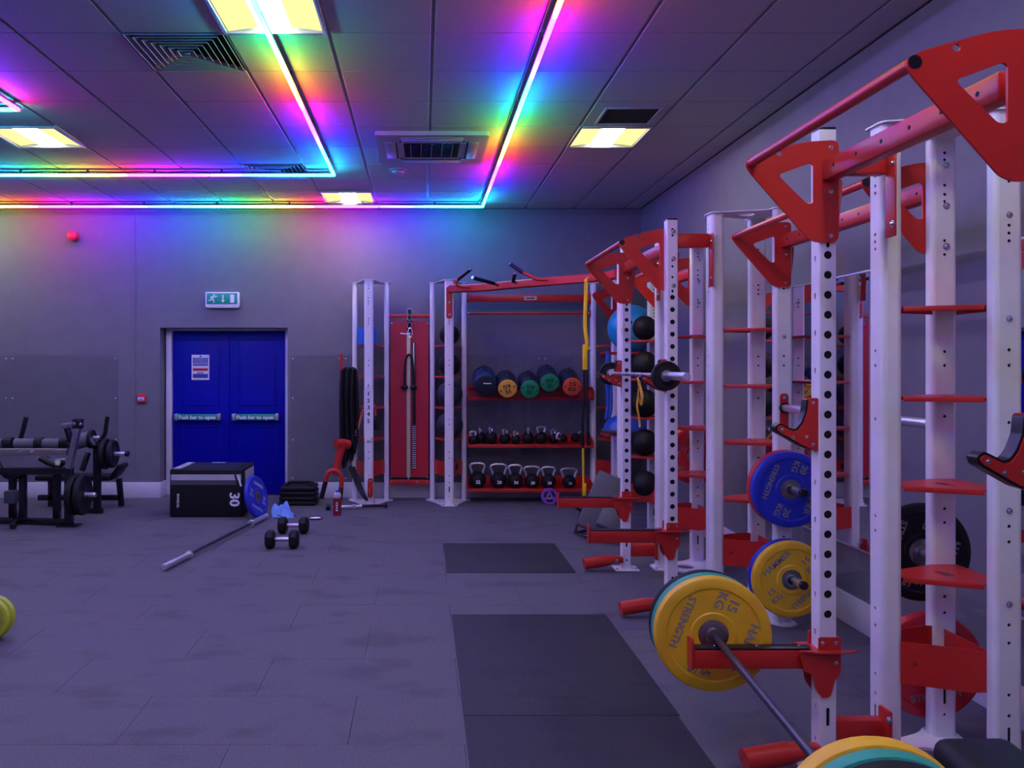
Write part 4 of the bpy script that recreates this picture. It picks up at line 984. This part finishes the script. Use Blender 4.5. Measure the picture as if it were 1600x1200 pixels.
o = Vector((-.62, 9.3, 1.1)); b = MB()
b.tube([p - o for p in catmull([P(556, 676, 9.36), P(560, 665, 9.36), P(566, 645, 9.36), P(571, 634, 9.36), P(578, 630, 9.36), P(585, 634, 9.36), P(587, 650, 9.36)], 5)], .011, 8, flat=.5); b.obj('webbing', M_orange, t)
MB().tube([p - o for p in catmull([P(556, 678, 9.36), P(561, 668, 9.36), P(566, 648, 9.36)], 5)], .007, 8, flat=.5).obj('pale_cord', M_greyl, t)
MB().box(P(588, 664, 9.36) - o, (.07, .05, .12), bev=.012).obj('buckle_block', M_black, t)
MB().cyl(P(551, 680, 9.36) - o, P(558, 682, 9.36) - o, .018, n=12).obj('hook_end', M_blackm, t)
t = thing('rope_hook', 'upright red hook arm beside the tower carrying the rope', 'hook', (X(533, 9.5), 9.5, 1.5))
o = Vector((X(533, 9.5), 9.5, 1.5)); b = MB(); b.tube(catmull([(0, 0, .26), (0, 0, .06), (.02, .0, .01), (.09, .04, -.01), (.135, .08, -.01)], 5), .018, 12); b.obj('hook_arm', M_red, t)
MB().box((.135, .09, -.01), (.012, .05, .10), bev=.004).obj('mount_plate', M_red, t)
# battle rope: coils hanging plus the end running to the foot of the tower
t = thing('battle_rope', 'thick black battle rope coiled over the red hook', 'rope', (X(545, 9.4), 9.4, .3)); o = Vector((X(545, 9.4), 9.4, .3))
for k in range(7):
    dx = -.055 + k * .021; dy = -.05 + (k % 3) * .035; lo = .12 + .05 * (k % 4) + .02 * k; hi = 1.255 + .01 * (k % 2)
    lp = [(dx - .02, dy, hi), (dx - .035, dy - .01, hi - .3), (dx - .03, dy, lo + .3), (dx, dy + .01, lo), (dx + .035, dy + .02, lo + .25), (dx + .03, dy + .03, hi - .3), (dx + .01, dy + .02, hi)]
    MB().tube(catmull(lp + [lp[0]], 6), .018, 10).obj('rope_coil', M_black, t)
for k in range(2):
    pts = [P(547 + 5 * k, 730, 9.36), P(554 + 5 * k, 748, 9.28), P(562 + 4 * k, 766 + k, 9.18), P(570 + 2 * k, 777 + k * 2, 9.11), P(574, 780, 9.10)]
    MB().tube([p - o for p in catmull(pts, 6)], .02, 10).obj('rope_end', M_black, t)
t = thing('rope_anchor', 'red rope anchor bracket at the foot of the tower post', 'bracket', (-.60, YT + FRONT - .0435, .10))
b = MB(); b.plate(rounded([(-.03, 0), (.03, 0), (.03, .22), (-.03, .22)], .029, 6), [], .01, FACE((0, -.011, 0))); b.tube(catmull([(0, -.012, .03), (0, -.08, .02), (0, -.09, .08), (0, -.02, .12)], 5), .012, 10); b.obj('bracket', M_red, t)
bolt(t, (0, -.012, .19), (0, -1, 0), .011)
# red forked landmine handle leaning at the rope
t = thing('landmine_handle', 'red forked landmine handle with black grips beside the rope', 'handle', (X(527, 9.1), 9.1, .0)); o = Vector((X(527, 9.1), 9.1, 0))
b = MB(); b.tube([p - o for p in (P(524, 742, 9.08), P(530, 712, 9.1), P(535, 694, 9.12))], [.038, .044, .052], 14); b.obj('socket_tube', M_red, t)
b = MB(); b.tube([p - o for p in (P(526, 694, 9.06), P(534, 692, 9.12), P(545, 695, 9.18))], .052, 16); b.obj('collar', M_red, t)
fk = [P(509, 752, 9.05), P(511, 743, 9.05), P(515, 737, 9.05), P(522, 735, 9.05), P(530, 739, 9.05), P(534, 748, 9.05), P(533, 762, 9.05)]
MB().tube([p - o for p in catmull(fk, 5)], .026, 14).obj('fork', M_red, t)
for a, c in ((P(509, 752, 9.05), P(502, 779, 9.05)), (P(533, 762, 9.05), P(531, 783, 9.0))): MB().cyl(a - o, c - o, .027, n=16).obj('rubber_grip', M_strip, t)
t = thing('drink_bottle', 'dark red drink bottle with clear dome lid on the floor', 'bottle', (X(527, 8.66), 8.66, 0))
MB().lathe([(0, 0), (.042, 0), (.046, .005), (.046, .17), (.04, .19), (0, .19)], 24).obj('body', M_bottle, t)
MB().lathe([(.04, .188), (.044, .20), (.040, .225), (.026, .245), (0, .25)], 24).obj('lid', M_greyl, t)
MB().lathe([(.016, .243), (.018, .262), (.012, .275), (0, .276)], 16).obj('spout_cap', M_bosu, t)
for k in range(4): MB().box((0, -.0465, .06 + k * .026), (.022 - .004 * (k % 2), .001, .014)).obj('print_mark', M_letterw, t)
t = thing('floor_bar', 'thin white bar with black ends lying beside the bottle', 'bar', P(555, 793, 9.0)); t.location.z = 0; o = t.location.copy()
a, c = Vector((X(513, 8.95), 8.95, .035)), Vector((X(603, 9.1), 9.1, .03)); m1, m2 = a.lerp(c, .08), a.lerp(c, .58)
MB().cyl(m1 - o, m2 - o, .014, n=12).obj('white_tube', M_white, t); MB().cyl(m2 - o, c - o, .016, n=12).obj('black_tube', M_strip, t)
MB().lathe([(0, -.028), (.03, -.026), (.036, 0), (.03, .02), (0, .022)], 16, align(a - o, c - o)).obj('end_knob', M_strip, t)
MB().lathe([(0, -.01), (.028, -.01), (.028, .012), (0, .014)], 16, align(c - o, c - o + (c - a))).obj('end_knob', M_strip, t)
MB().box(a.lerp(c, .44) - o, (.05, .05, .04), bev=.008).obj('clamp', M_alu, t)

# ================================================================== FLOOR ITEMS LEFT
t = thing('plyo_box', 'black soft plyometric box marked 30 in front of the doors', 'plyo box', (-2.31, 8.84, 0)); W, Dp, Hh = .78, .60, .515
MB().box((0, 0, Hh / 2), (W, Dp, Hh), bev=.018, seg=3).obj('body', M_black, t)
MB().box((0, -Dp / 2 - .0005, .425), (W - .03, .002, .062)).obj('light_band', M_greyl, t); MB().box((0, -Dp / 2 - .0005, .368), (W - .03, .002, .045)).obj('grey_band', M_grey, t)
for k in range(2): MB().plate([(.335 + k * .03, .33), (.355 + k * .03, .33), (.32 + k * .03, .455), (.30 + k * .03, .455)], [], .001, FACE((0, -Dp / 2 - .0035, 0))).obj('slash', M_black if k == 0 else M_letterw, t)
MB().box((0, 0, Hh + .0005), (W - .16, Dp - .14, .002)).obj('top_panel', M_navy, t)
MB().box((-W / 2 + .07, 0, Hh + .0012), (.08, Dp - .04, .002)).obj('top_stripe', M_greyl, t); MB().box((.0, Dp / 2 - .05, Hh + .0022), (.16, .03, .001)).obj('top_logo', M_letterw, t)
MB().box((W / 2 + .0005, .05, .33), (.002, Dp - .16, .30)).obj('side_panel', M_greyl, t)
MB().text('30', .15, FACE((.300, -Dp / 2 - .001, .19)) @ Matrix.Rotation(-math.pi / 2, 4, 'Z')).obj('numeral', M_letterw, t, 0)
MB().text('PHYSICAL', .034, FACE((-.30, -Dp / 2 - .001, .175)) @ Matrix.Rotation(-math.pi / 2, 4, 'Z')).obj('lettering', M_letterw, t, 0)
n = Vector((math.cos(math.radians(15)), -math.sin(math.radians(15)), .22)).normalized(); s_ = Vector((-n.y, n.x, 0)).normalized()
weight_plate('blue bumper plate leaning against the plyometric box', None, frame((-1.765, 8.50, .223), s_, n.cross(s_)) @ Matrix.Rotation(-.5, 4, 'Z'), .225, .05, M_blue, '20', lm=M_greyl)
pa, pb = Vector((-2.03, 6.28, .0365)), Vector((-1.645, 8.44, .0365))
barbell('empty barbell with chrome sleeves lying on the floor', (pa + pb) / 2, pb - pa, M_barsteel, M_chrome)
def dumbbell(label, x, y, rz, L=.29):
    t = thing('dumbbell', label, 'dumbbell', (x, y, .078), rz=rz, group='black dumbbells on the floor')
    MB().lathe([(0, -L / 2 + .05), (.016, -L / 2 + .05), (.0185, -.04), (.0195, 0), (.0185, .04), (.016, L / 2 - .05), (0, L / 2 - .05)], 16, Matrix.Rotation(math.pi / 2, 4, 'Y')).obj('handle', M_purplechrome, t)
    for s in (-1, 1):
        M = Matrix.Translation((s * (L / 2 - .04), 0, 0)) @ Matrix.Rotation(math.pi / 2, 4, 'Y') @ Matrix.Rotation(math.pi / 8, 4, 'Z')
        MB().lathe([(0, -.043), (.06, -.043), (.078, -.028), (.0845, -.02), (.0845, .02), (.078, .028), (.06, .043), (0, .043)], 8, M).obj('head', M_black, t)
    return t
d1 = dumbbell('black dumbbell with pinkish steel handle in front of the other one', -1.245, 7.10, .05); dumbbell('black dumbbell with pinkish steel handle closer to the blue towel', -1.245, 7.72, -.03, .285)
# towel
t = thing('towel', 'crumpled light blue towel on the floor by the step stack', 'towel', (X(443, 8.56), 8.56, 0))
nx, ny = 22, 18; vs = []; fs = []
for j in range(ny + 1):
    for i in range(nx + 1):
        u, v = i / nx * 2 - 1, j / ny * 2 - 1; r2 = max(0, 1 - (u * u * .8 + v * v * .8)); hgt = .13 * r2 ** .6 * (.72 + .28 * math.sin(5 * u + 3 * v) + .2 * math.sin(9 * v - 4 * u)) * (1.15 - .35 * u)
        vs.append((u * .115 + .012 * math.sin(7 * v), v * .09 + .010 * math.sin(8 * u), max(.004, hgt)))
for j in range(ny):
    for i in range(nx): a = j * (nx + 1) + i; fs.append((a, a + 1, a + nx + 2, a + nx + 1))
MB().add(vs, fs).obj('cloth', M_towel, t)
b = MB(); b.tube(catmull([(-.10, -.06, .012), (-.04, -.095, .016), (.03, -.09, .018), (.09, -.05, .014)], 5), .012, 8); b.obj('folded_hem', M_towel, t)
# aerobic step risers
for k in range(4):
    t = thing('step_riser', ['lowest black step riser of the stack by the doors', 'second black step riser from the floor in the stack', 'third black step riser from the floor in the stack', 'topmost black step riser with a raised rim, in the stack'][k], 'step', (X(468, 9.4), 9.40, k * .056), group='stacked black step risers')
    W = .43 - .01 * k
    b = MB(); b.box((0, 0, .027), (W, .36, .05), bev=.016, seg=3); b.obj('riser', M_black, t)
    b = MB()
    for s in (-1, 1): b.box((s * (W / 2 - .05), 0, .054), (.05, .28, .006), bev=.003)
    if k == 3:
        for s in (-1, 1): b.box((s * (W / 2 - .06), 0, .066), (.03, .24, .03), bev=.010)
        b.box((0, .115, .066), (W - .15, .03, .03), bev=.010)
    b.obj('rim', M_black, t)
t = thing('dish', 'small shallow black dish with pale inside near the dumbbells', 'dish', (X(493, 8.45), 8.45, 0))
MB().lathe([(0, 0), (.05, 0), (.075, .014), (.072, .016), (.05, .006), (0, .006)], 28).obj('dish', M_strip, t); MB().lathe([(0, .0065), (.048, .0065), (.06, .0105), (.048, .0078), (0, .0078)], 24).obj('inside', M_letterw, t)
t = thing('pink_strap', 'short pink strap on the floor behind the dumbbells', 'strap', (X(460, 8.1), 8.1, .006))
MB().tube(catmull([(-.05, 0, 0), (-.02, .02, 0), (.03, .01, .002), (.05, .025, 0)], 5), .006, 8).obj('strap', M_pink, t); MB().box((.052, .026, .0), (.014, .01, .011), bev=.002).obj('tab', M_alu, t)

# ================================================================== LEG MACHINE (far left)
t = thing('leg_machine', 'black plate-loaded leg machine with padded rollers at the left', 'gym machine', (X(80, 8.2), 8.2, 0)); o = Vector((X(80, 8.2), 8.2, 0))
Q = lambda px, py, D: P(px, py, D) - o
MB().beam(Q(-60, 706, 8.10), Q(106, 706, 8.10), .07, .07).obj('steel_beam', mat('polished_dark_steel', (.50, .47, .47), .32, 1.0, var=.1), t)
bm_ = t.children[-1]
for px in (31, 50): bolt(bm_, Q(px, 706, 8.063), (0, -1, 0), .016)
for a, c in ((-60, 5), (24, 56), (68, 98)): MB().cyl(Q(a, 693, 8.3), Q(c, 693, 8.3), .052, n=20).obj('foam_roller', M_padroll, t)
for px in (14, 62, 101): MB().cyl(Q(px - 6, 693, 8.3), Q(px + 6, 693, 8.3), .066, n=20).obj('roller_collar', M_black, t)
MB().beam(Q(124, 657, 8.05), Q(108, 732, 8.05), .075, .055, .008).obj('swing_arm', bpy.data.materials['polished_dark_steel'], t)
MB().box(Q(122, 662, 8.05), (.09, .08, .10), bev=.01).obj('arm_head', M_blackm, t)
for q in (Q(116, 662, 8.0), Q(126, 663, 8.0)): bolt(t, q, (0, -1, 0), .013)
MB().beam(Q(108, 730, 8.08), (Q(108, 730, 8.08).x, Q(108, 730, 8.08).y, .01), .06, .08, .008).obj('front_post', M_blackm, t)
MB().box((Q(108, 822, 8.08).x, -.12, .006), (.20, .16, .012), bev=.004).obj('foot_plate', M_blackm, t)
MB().beam(Q(-60, 736, 8.12), Q(104, 736, 8.12), .06, .07).obj('lower_beam', M_blackm, t)
for px, D in ((20, 8.35), (36, 8.25), (89, 8.3)):
    a = Q(px, 741, D); MB().beam(a, (a.x, a.y, .0), .065, .065).obj('leg_post', M_blackm, t)
a, c = Q(-60, 812, 8.25), Q(104, 812, 8.1); a.z = c.z = .035; MB().beam(a, c, .06, .06).obj('base_rail', M_blackm, t)
a, c = Q(36, 800, 8.9), Q(20, 815, 7.9); a.z = c.z = .035; MB().beam(a, c, .06, .06).obj('base_rail', M_blackm, t)
MB().box(Q(18, 776, 8.3), (.12, .10, .13), bev=.012).obj('stop_block', M_grey, t)
MB().tube(catmull([Q(-5, 722, 8.2), Q(8, 742, 8.2), Q(24, 745, 8.2), Q(36, 735, 8.2)], 6), .03, 12).obj('curved_strut', M_blackm, t)
MB().tube(catmull([Q(62, 716, 8.2), Q(76, 724, 8.2), Q(92, 728, 8.2), Q(100, 722, 8.2)], 6), .025, 12).obj('curved_strut', M_blackm, t)
MB().tube([Q(74, 713, 8.12), Q(80, 717, 8.08), Q(102, 717, 8.08)], .008, 8).obj('adjust_lever', M_purplechrome, t)
MB().lathe([(0, 0), (.026, 0), (.03, .02), (.02, .05), (0, .055)], 14, align(Q(90, 720, 8.06), Q(90, 728, 8.04))).obj('pull_knob', M_bandb, t)
MB().beam(Q(104, 665, 8.2), Q(112, 695, 8.2), .08, .05, .015).obj('pad_support', M_blackm, t); MB().box(Q(105, 665, 8.2), (.08, .16, .05), bev=.015).obj('side_pad', M_padroll, t)
MB().cyl(Q(108, 773, 8.1), Q(150, 773, 8.1), .025, n=16).obj('loading_pin', M_chrome, t)
for pth in ([Q(32, 686, 8.5), Q(36, 672, 8.5), Q(41, 652, 8.5)],): MB().tube(pth, .024, 12).obj('handle', M_strip, t)
def black_disc(label, px, py, D, R, th):
    p = P(px, py, D); t = thing('weight_plate', label, 'weight plate', M=frame(p, (0, 1, 0), (0, 0, 1)))
    h = th / 2; MB().lathe([(.026, h), (.05, h + .002), (.06, h - .004), (R * .78, h - .006), (R * .85, h), (R - .012, h), (R, h - .012), (R, -h + .012), (R - .012, -h), (R * .85, -h), (R * .78, -h + .006), (.06, -h + .004), (.026, -h), (.026, h)], 40).obj('disc', M_black, t)
    MB().lathe([(.0255, h + .004), (.034, h + .004), (.034, -h), (.0255, -h), (.0255, h + .004)], 24).obj('sleeve_ring', M_hub, t)
black_disc('black weight plate innermost on the leg machine loading pin', 117, 773, 8.1, .205, .06); black_disc('black weight plate outermost on the leg machine loading pin', 129, 773, 8.1, .205, .055)
# bench with handle behind the machine
t = thing('weight_bench', 'black bench press frame behind the leg machine near the wall', 'bench', (X(140, 8.95), 8.95, 0)); o = Vector((X(140, 8.95), 8.95, 0))
a = Q(152, 690, 8.8); MB().beam(a, (a.x, a.y, 0), .06, .075).obj('upright', M_blackm, t)
MB().tube(catmull([Q(154, 697, 8.8), Q(158, 686, 8.8), Q(164, 678, 8.8), Q(166, 664, 8.8), Q(168, 651, 8.8)], 5), .023, 12).obj('handle', M_strip, t)
MB().cyl(Q(120, 690, 8.75), Q(146, 684, 8.75), .085, n=22).obj('arm_roller', M_padroll, t); MB().cyl(Q(146, 684, 8.75), Q(156, 684, 8.75), .022, n=14).obj('roller_pin', M_chrome, t)
MB().lathe([(0, -.02), (.10, -.02), (.105, 0), (.10, .02), (0, .02)], 24, align(Q(143, 686, 8.75), Q(153, 686, 8.75))).obj('roller_disc', M_black, t)
MB().beam(Q(138, 707, 8.75), Q(128, 736, 8.7), .05, .05).obj('link_arm', M_blackm, t)
MB().cyl(Q(152, 709, 8.8), Q(200, 709, 8.8), .024, n=16).obj('loading_pin', M_chrome, t); MB().cyl(Q(196, 709, 8.8), Q(201, 709, 8.8), .032, n=16).obj('pin_cap', M_strip, t)
MB().beam(Q(62, 745, 9.2), Q(180, 745, 9.2), .26, .06, .02).obj('seat_pad', M_black, t); MB().beam(Q(180, 744, 9.2), Q(193, 725, 9.2), .26, .05, .015).obj('back_pad', M_black, t)
for px in (80, 186):
    a = Q(px, 748, 9.2); MB().beam(a, (a.x + (.03 if px > 100 else 0), a.y, 0), .05, .06).obj('bench_leg', M_blackm, t)
a, c = Q(60, 790, 9.2), Q(190, 790, 9.2); a.z = c.z = .10; MB().beam(a, c, .05, .06).obj('base_rail', M_blackm, t)
a, c = Q(120, 800, 8.8), Q(160, 800, 8.75); a.z = c.z = .03; MB().beam(a, c, .06, .05).obj('base_rail', M_blackm, t)
black_disc('black weight plate on the bench frame, innermost beside the handle', 165, 709, 8.8, .17, .05); black_disc('black weight plate on the bench frame, outermost by the pin end', 176, 709, 8.8, .155, .05)

# ================================================================== CORNER CLUTTER
t = thing('suspension_trainer', 'yellow and black suspension trainer hanging from the curved rail', 'strap', (X(917, 8.2), 8.18, .2)); o = Vector((X(917, 8.2), 8.18, .2))
q = lambda px, py: P(px, py, 8.18) - o
MB().tube([q(921, 433), q(917, 434), q(915.5, 440)], .014, 8, flat=.4).obj('anchor_loop', M_strapy, t)
MB().tube(catmull([q(916, 436), q(915, 470), q(914, 510), q(917, 535), q(915, 540)], 4), .019, 8, flat=.25).obj('strap', M_strapy, t)
MB().box(q(914, 558), (.05, .018, .26), bev=.006).obj('folded_strap', M_strapy, t); MB().box(q(919, 544), (.035, .02, .04), bev=.008).obj('buckle', M_strapy, t)
MB().tube([q(913, 576), q(913, 620), q(910, 660), q(911, 700)], .012, 8, flat=.5).obj('black_strap', M_strip, t)
MB().tube([q(917, 576), q(918, 640), q(919, 690)], .010, 8, flat=.5).obj('black_strap', M_strip, t)
for px in (909, 919): MB().cyl(q(px, 676), q(px + 1, 696), .02, n=12).obj('handle', M_strip, t)
MB().tube([q(911, 700), q(911.5, 745), q(912, 758)], .011, 8, flat=.4).obj('strap_end', M_strapy, t); MB().box(q(913, 765), (.04, .012, .13), bev=.004).obj('tag', M_strapy, t)
# grey incline bench
t = thing('incline_bench', 'grey padded incline bench with black folding frame in the corner', 'bench', (X(945, 7.7) - .04, 7.62, 0)); o = Vector((X(945, 7.7), 7.7, 0))
u = Vector((.88, -.30, -.36)).normalized(); v = Vector((.36, .22, .90)).normalized()
MB().box((0, 0, 0), (.28, .56, .07), frame(Q(944, 784, 7.50), u, v), .02, 3).obj('back_pad', M_grey, t)
MB().box((0, 0, 0), (.22, .28, .06), frame(Q(960, 806, 7.36), u, Vector((.3, .6, .7))), .02, 3).obj('seat_pad', M_grey, t)
fr = [[(903, 790, 7.75), (912, 797, 7.75), (929, 824, 7.7)], [(912, 797, 7.75), (902, 830, 7.7), (924, 836, 7.55), (945, 836, 7.55)], [(902, 830, 7.7), (924, 826, 7.9), (950, 826, 7.9)], [(931, 784, 7.8), (926, 800, 7.75)]]
for pth in fr:
    pts = [Q(*p) for p in pth]
    for p in pts: p.z = max(p.z, .014)
    MB().tube(pts, .013, 8).obj('frame_tube', M_blackm, t)
MB().tube(catmull([Q(971, 806, 7.5), Q(955, 807, 7.45), Q(951, 815, 7.42), Q(957, 822, 7.42), Q(972, 822, 7.45)], 5), .014, 10).obj('red_handle', M_red, t)
a = Q(962, 812, 7.7); MB().beam(a, (a.x, a.y, .0), .05, .05).obj('post', M_blackm, t)
# red rails in the corner that hold the ball and the dome
t = thing('corner_rack', 'red wall rails in the corner holding the cyan ball and blue dome', 'rack', (XR, 8.92, .85))
for z in (.925, .025):
    for s in (-1, 1): MB().beam((-.0, s * .12, z - .02), (-.66, s * .12, z - .02), .03, .03).obj('rail', M_red, t)
    MB().beam((-.655, -.14, z - .02), (-.655, .14, z - .02), .03, .03).obj('end_rail', M_red, t)
MB().box((-.006, 0, .46), (.01, .34, 1.02), bev=.003).obj('wall_plate', M_red, t)
t = thing('balance_dome', 'blue balance dome trainer on a grey base in the corner', 'balance trainer', (2.27, 8.92, .871))
MB().lathe([(0, 0), (.22, 0), (.262, .01), (.268, .03), (.255, .042), (0, .042)], 36).obj('base', M_grey, t)
MB().lathe([(.245, .042), (.235, .09), (.19, .15), (.11, .19), (0, .205)], 36).obj('dome', M_bosu, t)
t = thing('blue_band', 'blue resistance band hanging in the corner above the dome', 'band', (X(951, 8.75), 8.75, 1.1)); o = Vector((X(951, 8.75), 8.75, 1.1))
q = lambda px, py: P(px, py, 8.72) - o
MB().tube(catmull([q(950, 548), q(948, 580), q(950, 630), q(947, 655)], 5), .02, 8, flat=.3).obj('band', M_bosu, t); MB().tube(catmull([q(950, 548), q(954, 580), q(955, 640), q(947, 655)], 5), .016, 8, flat=.3).obj('band', M_bosu, t)
t = thing('amber_band', 'amber resistance band hanging from a shelf beside the black medicine balls', 'band', (2.03, 7.52, 1.0)); o = Vector((2.03, 7.55, 1.0))
bxp = 2.03
MB().tube([v - o for v in catmull([(bxp, 7.60, 1.500), (bxp, 7.545, 1.500), (bxp + .005, 7.535, 1.44), (bxp + .02, 7.50, 1.35), (bxp + .012, 7.50, 1.25), (bxp - .012, 7.50, 1.33), (bxp - .004, 7.52, 1.42)], 5)], .014, 8, flat=.4).obj('band', M_bagy, t)
MB().tube([v - o for v in catmull([(bxp - .01, 7.505, 1.34), (bxp - .025, 7.50, 1.24), (bxp - .005, 7.50, 1.12), (bxp, 7.50, 1.04)], 5)], .010, 8, flat=.4).obj('band_tail', M_bagy, t)
# dark bench inside the front rack
t = thing('rack_bench', 'black padded bench standing inside the front rack', 'bench', (1.455, 1.90, 0))
MB().box((0, 0, 0), (.215, .44, .09), frame((0, .02, .575), (1, .0, .0), (0, 1, .10)), .04, 4).obj('back_pad', M_black, t)
MB().box((0, -.42, .45), (.215, .4, .08), bev=.03, seg=4).obj('seat_pad', M_black, t)
MB().beam((0, .08, .54), (0, -.12, .40), .05, .05).obj('pad_support', M_blackm, t)
for yy in (.05, -.5):
    MB().beam((0, yy, .40), (0, yy, .02), .05, .05).obj('leg', M_blackm, t); MB().box((0, yy, .02), (.22, .06, .04), bev=.008).obj('foot', M_blackm, t)
MB().beam((0, .05, .10), (0, -.5, .10), .05, .05).obj('spine', M_blackm, t)
